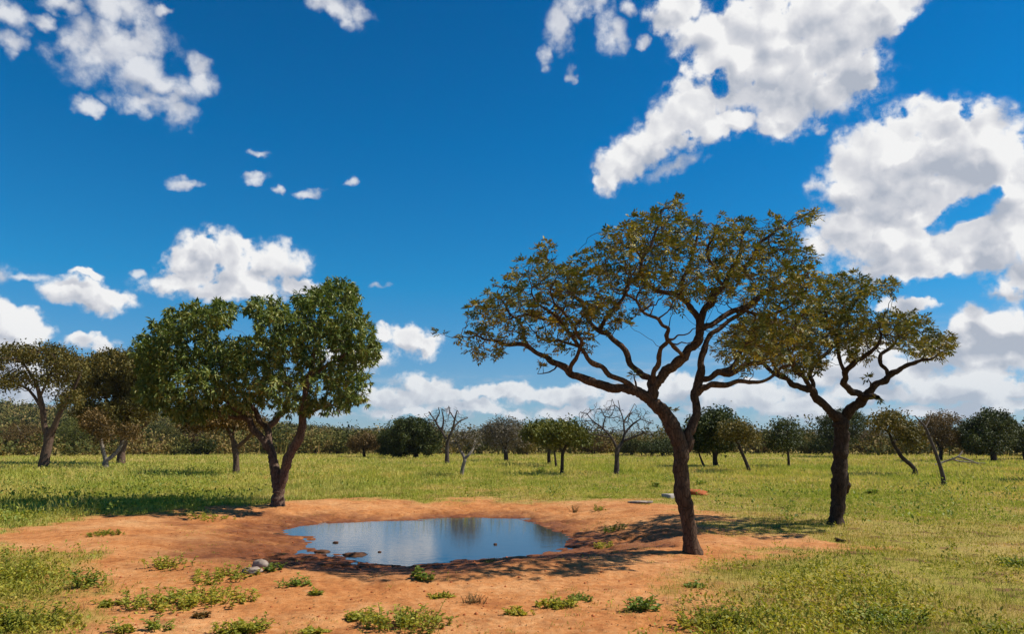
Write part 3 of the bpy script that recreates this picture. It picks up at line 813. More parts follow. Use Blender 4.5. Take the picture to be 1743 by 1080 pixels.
# --- its smaller neighbour
tree('flat_topped_tree', 'dark flat topped tree standing in the grass, with a knob on its trunk', 'tree', (1422, 893),
     [[(1422, 893, 14.5), (1424, 872, 13.5), (1427, 845, 13), (1430, 815, 13.5), (1431, 785, 13), (1432, 755, 14), (1432, 732, 14.5), (1431, 716, 13)],
      [(1431, 716), (1412, 700, 9), (1394, 683, 8), (1383, 665, 7.5), (1366, 661, 6.4), (1348, 655, 5.5), (1330, 642, 4.6), (1318, 622, 3.6), (1312, 600, 2.5)],
      [(1383, 665), (1372, 648, 4.5), (1355, 635, 4), (1345, 612, 3), (1342, 580, 2)], [(1372, 648), (1385, 640, 2), (1399, 628, 1)], [(1330, 642), (1305, 625, 4), (1280, 605, 3.4), (1255, 590, 2.4)],
      [(1383, 665), (1378, 640, 4.6), (1396, 610, 4), (1420, 585, 3.3), (1430, 550, 2.5), (1440, 510, 1.6)],
      [(1431, 716), (1443, 704, 10), (1457, 691, 9.4), (1470, 679, 8.6), (1484, 664, 7.4), (1497, 652, 6.6), (1512, 642, 6), (1528, 632, 5), (1545, 622, 4.2), (1570, 613, 3.2), (1597, 603, 1.8)],
      [(1470, 679), (1450, 668, 7), (1435, 653, 6.2), (1438, 635, 5.6), (1452, 621, 5), (1468, 610, 4.2), (1484, 598, 3.4), (1500, 570, 2.4)],
      [(1470, 679), (1482, 676, 6.5), (1495, 678, 4.5)],
      [(1512, 642), (1500, 622, 4), (1500, 603, 3.4), (1521, 588, 2.6), (1545, 565, 1.6)], [(1438, 635), (1428, 605, 3.6), (1425, 570, 2.8), (1405, 530, 2)],
      [(1430, 815), (1437, 820, 8), (1443, 826, 6), (1440, 838, 5)], [(1484, 664), (1482, 652, 1.6), (1478, 645, .8)]],
     [(1452, 570, 56, 46), (1420, 535, 56, 42), (1500, 562, 66, 36), (1562, 582, 56, 28), (1602, 590, 26, 24), (1442, 492, 56, 28), (1492, 490, 38, 20), (1376, 600, 46, 38),
      (1345, 595, 40, 36), (1532, 548, 52, 18), (1395, 560, 50, 40), (1340, 622, 30, 18), (1292, 572, 56, 38), (1252, 592, 42, 26)],
     'leaf_marula', 'bark_dark', 2300, 0.11, 0.16, 1.3, tip=0.0055, leaf_style='pinnate',
     leaf_args=dict(k=7, rl=(0.08, 0.17), ll=(0.06, 0.10), lw=(0.026, 0.042), pairs=3), free_from=15, near_end=0, fill=0.05, rough=0.12, thin=0.86, kink=0.16)

# --- the dense green tree on the left bank
tree('green_tree', 'dense dark green tree with drooping leaves and three low trunks, left of the pond', 'tree', (472, 861),
     [[(472, 861, 13), (473, 848, 12), (474, 836, 11.5), (471, 818, 9.5), (468, 800, 9)],
      [(468, 800), (465, 786, 8.5), (462, 768, 8), (450, 751, 7.5), (434, 735, 7), (424, 716, 6.2), (410, 701, 5.5), (392, 688, 4.5), (365, 672, 3.5), (335, 650, 2.5), (310, 620, 1.5)],
      [(462, 768), (457, 745, 7), (454, 728, 6.5), (466, 720, 5.6), (481, 703, 5), (490, 680, 4), (485, 640, 3), (475, 590, 2)],
      [(454, 728), (440, 714, 5), (425, 690, 4.2), (400, 650, 3.2), (370, 600, 2.4), (350, 560, 1.4)],
      [(474, 836), (481, 820, 9), (485, 800, 9), (489, 784, 9), (499, 763, 8.6), (511, 740, 8), (515, 713, 7.4), (520, 688, 6.6), (526, 645, 5.4), (534, 600, 4.2), (545, 560, 3), (560, 520, 1.6)],
      [(515, 713), (535, 700, 3), (560, 690, 2.4), (575, 695, 1.6), (578, 703, .8)], [(526, 645), (560, 620, 3.6), (590, 600, 2.4)], [(424, 716), (400, 712, 4), (360, 700, 3), (320, 690, 2), (290, 670, 1.2)]],
     [(572, 528, 56, 50), (572, 502, 42, 28), (600, 578, 40, 52), (622, 600, 30, 22), (540, 600, 66, 56), (590, 652, 42, 34), (610, 682, 20, 16), (482, 560, 56, 46),
      (450, 528, 38, 26), (352, 538, 48, 32), (302, 560, 46, 36), (282, 610, 42, 44), (360, 610, 58, 48), (420, 622, 58, 50), (330, 660, 58, 34), (400, 680, 56, 26),
      (480, 662, 66, 32), (265, 642, 32, 34), (300, 692, 44, 18), (530, 512, 36, 24), (505, 700, 40, 10), (380, 525, 25, 16), (560, 690, 40, 18), (262, 668, 34, 28), (252, 602, 30, 36), (322, 704, 44, 16)],
     'leaf_green', 'bark_brown', 2900, 0.17, 0.26, 1.9, tip=0.004, jitter_=0.25, leaf_style='rosette',
     leaf_args=dict(k=14, ll=(0.12, 0.21), lw=(0.042, 0.07), droop=0.9, spread=0.85, scatter=0.02), free_from=4, near_end=1, fill=0.75, rough=0.12, thin=0.88, kink=0.12)

FAR = dict(n_att=420, step=0.34, kill=0.5, depth=1.2, tip=0.012, near_end=1, free_from=1, min_r=0.0)
LEAF_FAR = dict(k=7, ll=(0.16, 0.3), lw=(0.10, 0.18), droop=0.2, spread=1.0, scatter=0.20)


def far_tree(name, label, base, limbs, blobs, leaf, bark='bark_far', group='trees across the grass field', n=420, k=7, leaf_size=1.0, cat='tree', **kw):
    a = dict(FAR); a.update(kw); a['n_att'] = n
    la = dict(LEAF_FAR); la['k'] = int(k * 1.7)
    la['ll'] = tuple(q * leaf_size for q in la['ll']); la['lw'] = tuple(q * leaf_size for q in la['lw'])
    return tree(name, label, cat, base, limbs, blobs, leaf, bark, group=group, leaf_args=la, **a)


G1 = 'thin leaved trees on the left of the field'
far_tree('umbrella_tree', 'tall flat layered tree with a thick dark trunk at the left edge of the field', (73, 799),
         [[(73, 799, 8), (77, 778, 7.5), (82, 755, 8), (84, 742, 8)], [(84, 742), (76, 728, 5), (73, 700, 4.4), (68, 676, 3.6), (60, 650, 2.6), (40, 620, 1.6)],
          [(84, 742), (92, 728, 5), (100, 708, 4.4), (108, 692, 3.6), (122, 670, 2.8), (135, 640, 2)], [(73, 700), (50, 665, 2), (20, 650, 1.2)], [(68, 676), (85, 640, 2), (95, 615, 1.2)]],
         [(25, 603, 42, 15), (80, 606, 52, 20), (32, 640, 34, 10), (115, 625, 40, 22), (15, 655, 26, 6), (118, 680, 28, 16), (90, 650, 40, 16, .6), (-15, 620, 30, 15)],
         'leaf_olive', 'bark_brown', G1, n=760, k=6, leaf_size=0.9, depth=2.0, step=0.28, kill=0.42)
far_tree('umbrella_tree', 'brownish leafy tree with straight dark trunk, left behind the dense green tree', (205, 791),
         [[(205, 791, 6), (207, 770, 5.6), (211, 747, 5.4), (208, 735, 5)], [(208, 735), (198, 715, 3.6), (185, 690, 2.8), (170, 655, 1.8)], [(208, 735), (218, 715, 3.6), (225, 690, 2.8), (222, 650, 1.8)],
          [(211, 747), (228, 735, 3), (250, 722, 2), (262, 700, 1.2)]],
         [(190, 622, 52, 28), (158, 655, 42, 26), (222, 668, 48, 32), (198, 708, 56, 26), (248, 690, 30, 26), (235, 630, 40, 28), (150, 700, 30, 18)],
         'leaf_olive', 'bark_brown', G1, n=1400, k=11, leaf_size=1.05, depth=1.8, step=0.28, kill=0.42)
far_tree('small_tree', 'small pale barked tree with a leaning forked trunk in the long grass', (181, 798),
         [[(181, 798, 4.5), (180, 786, 4.5)], [(180, 786), (176, 770, 3), (172, 752, 2.8), (168, 735, 2), (160, 715, 1.2)], [(180, 786), (191, 778, 3.6), (202, 766, 3), (210, 750, 2), (218, 735, 1.2)]],
         [(160, 718, 24, 16), (178, 735, 22, 18, .7), (222, 738, 20, 14, .6)], 'leaf_rust', 'bark_grey', G1, n=260, k=8, leaf_size=0.9)
far_tree('small_tree', 'crooked brown tree with sparse spreading branches, seen under the dense green crown', (402, 809),
         [[(402, 809, 5.5), (402, 788, 5), (400, 765, 5)], [(400, 765), (395, 745, 3.6), (384, 728, 3), (368, 719, 2.4), (346, 714, 1.6)], [(400, 765), (416, 752, 3.6), (427, 740, 3), (432, 725, 2)],
          [(395, 745), (400, 725, 2), (398, 708, 1.2)]],
         [(365, 712, 44, 12), (405, 705, 30, 12), (432, 722, 20, 12, .6), (330, 718, 26, 10)], 'leaf_rust', 'bark_brown', G1, n=420, k=8, leaf_size=0.9)

G2 = 'trees across the grass field'
far_tree('round_tree', 'dense rounded dark green tree standing alone at the far side of the field', (708, 781),
         [[(708, 781, 4), (706, 765, 4)], [(706, 765), (690, 745, 3), (680, 730, 2)], [(706, 765), (720, 745, 3), (728, 728, 2)]],
         [(690, 742, 42, 32), (672, 752, 28, 24), (725, 745, 32, 28), (700, 724, 30, 15), (720, 762, 34, 13), (676, 768, 28, 9)], 'leaf_dark', n=900, k=10, leaf_size=1.15, round_=.8)
DEADA = [[(761, 791, 4), (761, 770, 3.6), (762, 752, 3.4)], [(762, 752), (752, 735, 2), (742, 718, 1.4), (730, 702, .8)], [(762, 752), (770, 732, 2.2), (774, 715, 1.6), (778, 700, .9)],
         [(770, 732), (782, 718, 1.3), (796, 712, .7)], [(752, 735), (755, 715, 1.3), (752, 698, .7)], [(742, 718), (748, 704, .9), (746, 694, .5)], [(774, 715), (766, 702, 1), (764, 692, .5)],
         [(742, 718), (730, 714, .8), (722, 706, .5)]]
far_tree('bare_tree', 'leafless grey tree beside the dense rounded green tree', (761, 791), DEADA, [(760, 712, 36, 20), (745, 725, 20, 14)], None, 'bark_dead', 'leafless trees in the field', n=420, kill=.3, step=.22, jitter_=.3)
far_tree('small_tree', 'little twisted tree with a forked pale stem, right of the leafless grey tree', (785, 812),
         [[(785, 812, 3.2), (788, 795, 3), (791, 782, 3)], [(791, 782), (784, 768, 2.2), (778, 752, 1.6)], [(791, 782), (802, 770, 2.2), (808, 755, 1.6), (804, 742, 1)], [(784, 768), (790, 750, 1.4), (788, 738, .8)]],
         [(788, 742, 14, 12), (806, 748, 12, 12), (776, 752, 10, 10)], 'leaf_grey', 'bark_grey', n=110, k=5, leaf_size=.6, step=.22, kill=.3)
far_tree('grey_tree', 'silvery grey leaved spreading tree in the middle distance', (862, 787),
         [[(862, 787, 4), (861, 772, 3.6), (860, 760, 3.4)], [(860, 760), (848, 742, 2.4), (840, 728, 1.4)], [(860, 760), (874, 742, 2.4), (884, 728, 1.4)]],
         [(856, 730, 34, 20), (836, 740, 22, 16), (885, 738, 26, 18), (862, 752, 36, 14)], 'leaf_grey', n=520, k=7, leaf_size=.9)
far_tree('umbrella_tree', 'green flat topped tree with two thin trunks, right of the silvery grey tree', (935, 793),
         [[(935, 793, 2.8), (934, 775, 2.6), (936, 760, 2.4)], [(936, 760), (925, 745, 1.8), (912, 732, 1.2)], [(936, 760), (942, 742, 1.8), (940, 730, 1.2)]],
         [(922, 732, 30, 14), (940, 742, 26, 14), (905, 742, 16, 10)], 'leaf_bright', n=380, k=8, leaf_size=.95)
far_tree('umbrella_tree', 'yellowish green umbrella shaped tree nearest in its clump, on a single thin trunk', (956, 809),
         [[(956, 809, 3), (957, 790, 2.8), (958, 772, 2.6)], [(958, 772), (948, 755, 1.8), (938, 742, 1.2)], [(958, 772), (968, 752, 1.8), (980, 738, 1.2)]],
         [(958, 738, 38, 17), (935, 742, 24, 13), (985, 745, 22, 12)], 'leaf_bright', n=420, k=8, leaf_size=.75, step=.26, kill=.38)
far_tree('small_tree', 'slim young tree standing just behind the yellowish green umbrella tree', (947, 797), [[(947, 797, 2), (945, 780, 1.8), (944, 765, 1.6)]],
         [(946, 752, 18, 10)], 'leaf_olive', n=80, k=6, leaf_size=.8)
DEADB = [[(1049, 809, 4.4), (1050, 785, 4), (1051, 766, 3.8)], [(1051, 766), (1060, 752, 2.8), (1064, 738, 2.2), (1062, 720, 1.6), (1056, 700, 1), (1052, 682, .6)], [(1051, 766), (1040, 745, 2.4), (1026, 730, 1.7), (1010, 718, 1.2), (990, 716, .7)],
         [(1060, 752), (1078, 745, 1.8), (1095, 738, 1.2), (1112, 742, .7)], [(1064, 738), (1078, 722, 1.5), (1090, 714, 1), (1112, 722, .6)], [(1062, 720), (1072, 704, 1.2), (1080, 688, .6)],
         [(1026, 730), (1030, 712, 1.1), (1024, 698, .6)], [(1040, 745), (1020, 742, 1.1), (1000, 738, .6)], [(1056, 700), (1046, 690, .7), (1042, 680, .5)], [(1010, 718), (1000, 706, .7), (988, 702, .5)]]
far_tree('bare_tree', 'large spreading leafless tree left of the big flat topped trunk', (1049, 809), DEADB, [(1030, 712, 50, 30), (1082, 715, 36, 24), (1050, 735, 60, 10)], None, 'bark_dead', 'leafless trees in the field', n=560, kill=.26, step=.2, jitter_=.3)
far_tree('round_tree', 'small olive brown tree left of the dense rounded tree, before the far woods', (620, 779), [[(620, 779, 2.2), (619, 765, 2)]],
         [(618, 750, 24, 12), (632, 756, 16, 10), (606, 758, 14, 10)], 'leaf_rust', n=260, k=8, leaf_size=1.2)
far_tree('round_tree', 'dark brown green bush tree low in the gap beside the large leafless tree', (1128, 777), [[(1128, 777, 2.2), (1127, 768, 2)]],
         [(1125, 760, 34, 12), (1105, 764, 20, 10), (1140, 762, 22, 12)], 'leaf_dark', n=260, k=8, leaf_size=1.2)
far_tree('broad_tree', 'broad dark green tree directly behind the big flat topped trunk, two trunks', (1219, 797),
         [[(1219, 797, 4), (1217, 780, 3.6), (1214, 765, 3.2)], [(1217, 780), (1222, 765, 3), (1228, 745, 2)], [(1214, 765), (1200, 745, 2.2), (1190, 728, 1.4)]],
         [(1215, 722, 44, 20), (1190, 735, 30, 20), (1240, 742, 26, 18), (1210, 752, 46, 16), (1225, 708, 24, 10)], 'leaf_dark', n=720, k=8, leaf_size=.95)
far_tree('leaning_tree', 'thin tree leaning left on a long slanting trunk beside the broad dark tree', (1277, 805),
         [[(1277, 805, 3), (1270, 788, 2.8), (1263, 772, 2.6), (1256, 757, 2.4), (1252, 745, 2)], [(1256, 757), (1268, 745, 1.5), (1285, 738, .9)]],
         [(1255, 732, 28, 12), (1272, 742, 18, 9), (1240, 738, 16, 10)], 'leaf_olive', n=240, k=7, leaf_size=.8)
far_tree('small_tree', 'short thin leaning sapling just right of the big flat topped trunk', (1200, 797), [[(1200, 797, 1.8), (1194, 784, 1.6), (1189, 770, 1.4), (1186, 758, 1)]],
         [(1186, 752, 16, 9)], 'leaf_dark', n=80, k=6, leaf_size=.8)
far_tree('small_tree', 'small upright tree with tiered branches between the two flat topped trees', (1343, 797),
         [[(1343, 797, 2.2), (1342, 780, 2), (1341, 760, 1.8), (1340, 740, 1.4), (1338, 725, .9)]], [(1338, 724, 22, 7), (1352, 738, 14, 8), (1320, 744, 16, 7), (1342, 752, 24, 8), (1328, 760, 22, 7)], 'leaf_dark', n=240, k=6, leaf_size=.8)
far_tree('broad_tree', 'dense dark tree hidden behind the knobbed trunk', (1428, 779), [[(1428, 779, 4), (1430, 760, 3.6)], [(1430, 760), (1410, 740, 2), (1400, 722, 1.2)], [(1430, 760), (1452, 742, 2), (1462, 725, 1.2)]],
         [(1412, 720, 26, 13), (1450, 720, 32, 18), (1425, 745, 44, 20), (1440, 706, 26, 8), (1400, 758, 26, 14)], 'leaf_dark', n=640, k=8, leaf_size=1.1)
far_tree('leaning_tree', 'sparse tree with a sharply bent S shaped dark trunk, right of the knobbed trunk', (1558, 811),
         [[(1558, 811, 4.4), (1557, 800, 4), (1548, 790, 3.6), (1536, 780, 3.4), (1528, 768, 3), (1520, 755, 2.6), (1513, 738, 2)], [(1520, 755), (1535, 742, 1.6), (1550, 728, 1)], [(1513, 738), (1500, 725, 1.4), (1490, 715, .9)],
          [(1513, 738), (1516, 722, 1.3), (1520, 710, .8)]],
         [(1508, 716, 26, 10), (1492, 724, 14, 8), (1545, 732, 22, 10), (1528, 722, 20, 9), (1550, 748, 22, 8)], 'leaf_olive', 'bark_far', n=280, k=6, leaf_size=.75)
far_tree('dead_trunk', 'bare leaning dead trunk like a post, standing alone in the field', (1607, 829),
         [[(1607, 829, 4), (1605, 812, 3.6), (1599, 790, 3.2), (1590, 765, 2.8), (1582, 745, 2.4), (1575, 728, 2), (1566, 718, 1.4), (1557, 708, .8)], [(1575, 728), (1582, 715, 1), (1585, 700, .5)], [(1582, 745), (1592, 728, .9), (1596, 715, .5)]],
         None, None, 'bark_dead', None, cat='dead tree')
far_tree('broad_tree', 'brownish tree with layered crown behind the leaning dead trunk', (1600, 786), [[(1600, 786, 3), (1602, 768, 2.8), (1604, 750, 2.2)], [(1602, 768), (1590, 745, 1.6), (1580, 728, 1)]],
         [(1605, 715, 32, 12), (1590, 735, 34, 14), (1618, 748, 28, 14), (1580, 722, 18, 8)], 'leaf_rust', n=480, k=7, leaf_size=.9)
far_tree('broad_tree', 'massive dark domed tree near the right edge of the field', (1692, 786),
         [[(1692, 786, 4.4), (1691, 770, 4), (1690, 755, 3.6)], [(1690, 755), (1672, 735, 2.4), (1660, 722, 1.4)], [(1690, 755), (1705, 732, 2.4), (1715, 718, 1.4)]],
         [(1690, 712, 34, 13), (1665, 728, 30, 18), (1712, 724, 24, 12), (1685, 750, 46, 24), (1655, 750, 26, 20)], 'leaf_dark', n=800, k=8, leaf_size=1.05)
far_tree('broad_tree', 'low dark tree cut off by the right edge of the photo', (1745, 783), [[(1745, 783, 3), (1744, 768, 2.8)]], [(1740, 752, 30, 20), (1765, 748, 30, 22)], 'leaf_dark', n=420, k=8, leaf_size=1.05)
far_tree('small_tree', 'small tree just past the right edge, its shadow lying on the field', (1795, 821), [[(1795, 821, 4), (1796, 790, 3.6), (1797, 760, 3)]],
         [(1800, 720, 34, 16), (1810, 735, 30, 14)], 'leaf_olive', group=None, n=420, k=7, leaf_size=.8)
far_tree('pale_dead_branch', 'pale forked dead branches in front of the bushes at the far left', (43, 772), [[(43, 772, 1.6), (43, 752, 1.5), (43, 746, 1.4)], [(43, 746), (34, 735, 1), (29, 725, .7)], [(43, 746), (54, 735, 1), (62, 725, .7)]],
         None, None, 'bark_grey', None, cat='dead tree')
G3 = 'trees on the left before the wooded hill'
for (px, py, rx, ry, leaf, lab) in [
    (35, 745, 48, 26, 'leaf_rust', 'wide rusty brown bush tree at the far left under the hill'),
    (128, 738, 30, 30, 'leaf_bright', 'yellow green tree between the two left hand trunks, below the hill'),
    (282, 742, 36, 26, 'leaf_wood', 'dull olive tree far back below the dense green crown, leftmost of the row there'),
    (330, 745, 34, 24, 'leaf_rust', 'reddish brown tree far back, left of the crooked brown trunk'),
    (372, 748, 24, 20, 'leaf_olive', 'olive tree far back, touching the crooked brown trunk'),
    (535, 752, 28, 16, 'leaf_bright', 'low yellow green tree far back, right of the dense green tree trunk'),
    (240, 748, 22, 20, 'leaf_dark', 'dark small tree far back behind the brownish leafy tree'),
    (185, 752, 20, 18, 'leaf_dark', 'dark bush tree far back just left of the brownish leafy trunk'),
    (302, 756, 18, 14, 'leaf_dark', 'small dark bush tree between the dull olive and reddish brown trees'),
    (352, 760, 16, 11, 'leaf_dark', 'very low dark bush left of the crooked brown trunk'),
    (455, 756, 18, 13, 'leaf_dark', 'dark bush seen between the stems of the dense green tree'),
    (500, 752, 20, 15, 'leaf_rust', 'rusty bush tree touching the right stem of the dense green tree'),
    (575, 758, 22, 12, 'leaf_wood', 'low dull bush midway from the dense green tree to the olive brown tree'),
    (655, 762, 16, 10, 'leaf_dark', 'low dark bush at the left foot of the dense rounded tree'),
    (815, 752, 24, 18, 'leaf_dark', 'dark green tree filling the gap left of the silvery grey tree'),
    (895, 758, 20, 13, 'leaf_wood', 'low olive bush between the silvery grey and green flat topped trees'),
    (1010, 754, 28, 15, 'leaf_rust', 'brownish bush tree right of the yellowish green umbrella tree'),
    (1075, 760, 22, 11, 'leaf_wood', 'low olive bush right of the large leafless trunk'),
    (1300, 752, 24, 15, 'leaf_rust', 'brown bush tree between the leaning tree and the tiered small tree'),
    (1378, 756, 22, 14, 'leaf_wood', 'olive bush right of the tiered small tree'),
    (1480, 750, 26, 20, 'leaf_rust', 'brown bush tree between the knobbed trunk and the bent tree'),
    (1562, 756, 24, 14, 'leaf_dark', 'low dark bush tree behind the bent trunk'),
    (1640, 745, 26, 24, 'leaf_dark', 'dark upright tree between the brownish layered tree and the massive domed tree')]:
    b = py + ry + 4
    b = max(b, 773)
    far_tree('bush_tree', lab, (px, b), [[(px, b, 2.6), (px + 1, b - 12, 2.4), (px, py, 1.6)], [(px + 1, b - 12), (px - rx * .4, py, 1.2)], [(px + 1, b - 12), (px + rx * .4, py, 1.2)]],
             [(px, py, rx, ry), (px - rx * .4, py + ry * .3, rx * .7, ry * .6), (px + rx * .4, py - ry * .1, rx * .6, ry * .6)], leaf, group=G3 if px < 600 else G2, n=420, k=7, leaf_size=1.0)


# ------------------------------------------------------------------ far woodland: one mass
def bush_cloud(C, rad, hgt, per, size):
    n = len(C); u = rnd_unit(n * per); u[:, 2] = np.abs(u[:, 2]) * 1.15 - 0.15
    u *= RNG.uniform(0.55, 1.0, (n * per, 1)) * (0.75 + 0.5 * RNG.uniform(size=(n * per, 1)))
    B = np.repeat(C, per, 0) + u * np.stack([np.repeat(rad, per), np.repeat(rad, per), np.repeat(hgt, per)], -1)
    s = RNG.uniform(0.6, 1.3, n * per) * size
    return leaves_mesh(B, rnd_unit(n * per), unit(rnd_unit(n * per) + u), s, s * 0.7, 0.1)


def build_woodland():
    parts = []
    n = 430; a = RNG.uniform(-0.75, 0.75, n); r = 128 + 110 * RNG.uniform(size=n) ** 1.3
    x, y = r * np.sin(a), r * np.cos(a)
    h = RNG.uniform(1.8, 4.6, n) * (0.45 + 1.1 * fbm(a * 30, r * 0.03, 81, 3))
    gz = height(x, y)
    parts.append(bush_cloud(np.stack([x, y, gz + h * 0.45], -1), RNG.uniform(1.4, 3.8, n), h * 0.75, 210, 0.45))
    parts.append(bush_cloud(np.stack([x + 1.5, y + 6, gz], -1), RNG.uniform(2, 4, n), h * 0.7, 90, 0.55))
    q = np.repeat(np.arange(n), 2); tx = x[q] + RNG.normal(size=2 * n) * 0.6
    parts.append(blades_mesh(tx, y[q], gz[q], h[q] * 1.1, np.full(2 * n, 0.28), 0.25))
    n = 700; a = RNG.uniform(-0.8, 0.8, n); r = RNG.uniform(240, 900, n)
    x, y = r * np.sin(a), r * np.cos(a)
    ok = a > 0.0
    x, y, r = x[ok], y[ok], r[ok]; n = len(x)
    parts.append(bush_cloud(np.stack([x, y, np.zeros(n)], -1), RNG.uniform(3, 6, n), RNG.uniform(2.0, 4.5, n), 60, 1.3))
    # the wood on the left hand hill
    n = 2600; a = RNG.uniform(_ha[1], _ha[-2], n); r = 185 + 330 * RNG.uniform(size=n)
    x, y = r * np.sin(a), r * np.cos(a); z = hill_z(x, y)
    parts.append(bush_cloud(np.stack([x, y, z], -1), RNG.uniform(2.5, 6.5, n), RNG.uniform(1.8, 6.5, n), 110, 0.85))
    v, f = join(parts)
    tag(make_mesh('woodland', v, f, M['leaf_wood']), 'far woods of low olive and brown trees covering the hill and field edge', 'woods', kind='stuff')


build_woodland()

# ------------------------------------------------------------------ grass
def scatter(n, r0, r1, power, amax=0.68, a0=None):
    """more points near the camera: density falls as r^-power"""
    r = np.geomspace(r0, r1, 2000); w = r ** (1 - power); c = np.cumsum(w); c = (c - c[0]) / (c[-1] - c[0])
    rr = np.interp(RNG.uniform(size=n), c, r); a = RNG.uniform(-amax if a0 is None else a0, amax, n)
    return rr * np.sin(a), rr * np.cos(a)


def build_grass():
    # tall pale field beyond the pond
    x, y = scatter(330000, 17, 150, 1.75)
    left = sstep(-2, -8, x) * sstep(50, 25, y)
    r = np.hypot(x, y)
    dens = np.clip(sstep(17, 26, r) + 0.6 * left, 0, 1) * (0.55 + 0.45 * sstep(0.35, 0.6, fbm(x * 0.3, y * 0.3, 91)))
    k = (soil_mask(x, y) < 0.3) & (RNG.uniform(size=len(x)) < dens)
    x, y, r, left = x[k], y[k], r[k], left[k]
    z = height(x, y)
    tall = 0.06 + 0.22 * sstep(20, 50, r) + 0.07 * left
    hgt = tall * RNG.uniform(0.5, 1.25, len(x)) * (0.6 + 0.8 * fbm(x * 0.25, y * 0.25, 95))
    v, f = blades_mesh(x, y, z, hgt, np.maximum(0.008, 0.00075 * r) * RNG.uniform(0.7, 1.5, len(x)), 0.85)
    tag(make_mesh('grass', v, f, M['grass_field']), 'tall pale yellow green grass of the open field beyond the pond', 'grass', kind='stuff')
    # short green turf in the foreground and to the right
    x, y = scatter(420000, 5.6, 34, 1.35)
    k = RNG.uniform(size=len(x)) < (1 - soil_mask(x, y)) * (0.35 + 0.65 * sstep(0.32, 0.6, fbm(x * 1.3, y * 1.3, 97, 3)))
    x, y = x[k], y[k]; r = np.hypot(x, y); z = height(x, y)
    hgt = RNG.uniform(0.025, 0.085, len(x)) * (0.6 + 0.9 * fbm(x * 0.8, y * 0.8, 99))
    v, f = blades_mesh(x, y, z, hgt, np.maximum(0.0035, 0.0005 * r) * RNG.uniform(0.7, 1.5, len(x)), 1.1)
    tag(make_mesh('grass', v, f, M['grass_short']), 'short green and straw coloured turf around the red sand', 'grass', kind='stuff')
    # leafy ground cover in the near corners
    x, y = scatter(30000, 5.6, 22, 1.6)
    left = x < -1.5
    dens = (1 - soil_mask(x, y)) * np.where(left, 0.9, sstep(15, 9, np.hypot(x, y)) * 0.5 + 0.12) * sstep(0.40, 0.58, fbm(x * 0.9, y * 0.9, 103, 4))
    k = RNG.uniform(size=len(x)) < dens
    x, y = x[k], y[k]; z = height(x, y); n = len(x)
    hh = RNG.uniform(0.01, 0.11, n) * np.where(x < -2, 1.7, 1.0)
    T = np.stack([x, y, z + hh], -1)
    v, f = rosettes(T, np.tile([0, 0, 1.0], (n, 1)), 7, (0.025, 0.065), (0.016, 0.036), 0.1, 1.0, 0.035)
    st = blades_mesh(x, y, z, hh, np.full(n, 0.005), 0.3)
    v, f = join([(v, f), st])
    tag(make_mesh('ground_cover', v, f, M['weed']), 'low leafy weeds spreading over the grass in the near corners', 'weeds', kind='stuff')
    # darker leafy weeds in the field, thickest on the left
    x, y = scatter(9000, 18, 75, 1.5)
    dens = (1 - soil_mask(x, y)) * np.where(x < -0.25 * y, 0.9, 0.22) * sstep(0.46, 0.62, fbm(x * 0.35, y * 0.35, 113, 4))
    k = RNG.uniform(size=len(x)) < dens
    x, y = x[k], y[k]; z = height(x, y); n = len(x); r = np.hypot(x, y)
    hh = RNG.uniform(0.05, 0.42, n) * (0.5 + 0.5 * sstep(20, 32, r))
    v, f = rosettes(np.stack([x, y, z + hh], -1), np.tile([0, 0, 1.0], (n, 1)), 6, (0.06, 0.13), (0.04, 0.075), 0.1, 1.0, 0.09)
    st = blades_mesh(x, y, z, hh, np.full(n, 0.012), 0.3)
    v, f = join([(v, f), st])
    tag(make_mesh('ground_cover', v, f, M['weed_green']), 'darker green leafy weeds scattered through the open field', 'weeds', kind='stuff')
    # stray tufts on the sand
    cx, cy = scatter(900, 5.6, 24, 1.6)
    k = (soil_mask(cx, cy) > 0.4) & (sdist(cx, cy, POND) > 0.6) & (fbm(cx * 0.6, cy * 0.6, 117, 3) > 0.47)
    cx, cy = cx[k], cy[k]; m = 16
    x = np.repeat(cx, m) + RNG.normal(size=len(cx) * m) * np.repeat(RNG.uniform(.02, .16, len(cx)), m); y = np.repeat(cy, m) + RNG.normal(size=len(cx) * m) * np.repeat(RNG.uniform(.02, .12, len(cx)), m)
    z = height(x, y); n = len(x)
    v, f = blades_mesh(x, y, z, RNG.uniform(0.02, 0.07, n), RNG.uniform(0.004, 0.009, n), 1.2)
    tag(make_mesh('grass', v, f, M['grass_short']), 'stray thin grass tufts on the bare red sand', 'grass', kind='stuff')
    # dry stalks
    x, y = scatter(15000, 5.6, 18, 1.3)
    dens = (1 - soil_mask(x, y)) * sstep(0.46, 0.62, fbm(x * 0.7, y * 0.7, 107, 3)) * np.where(x < -2.5, 1.0, 0.5)
    k = RNG.uniform(size=len(x)) < dens; x, y = x[k], y[k]; z = height(x, y)
    v, f = blades_mesh(x, y, z, RNG.uniform(0.08, 0.28, len(x)), np.full(len(x), 0.004), 0.8)
    tag(make_mesh('dry_grass', v, f, M['weed_dry']), 'thin dry brown stalks among the near grass', 'grass', kind='stuff')
    # tall straw stalks with seed heads standing above the field
    x, y = scatter(16000, 19, 70, 1.6)
    dens = (1 - soil_mask(x, y)) * sstep(0.50, 0.64, fbm(x * 0.28, y * 0.28, 131, 4)) * np.where(x < 0, 1.0, 0.55)
    k = RNG.uniform(size=len(x)) < dens; x, y = x[k], y[k]; z = height(x, y); n = len(x)
    hh = RNG.uniform(0.22, 0.55, n)
    st = blades_mesh(x, y, z, hh, np.maximum(0.006, 0.0004 * y), 0.35)
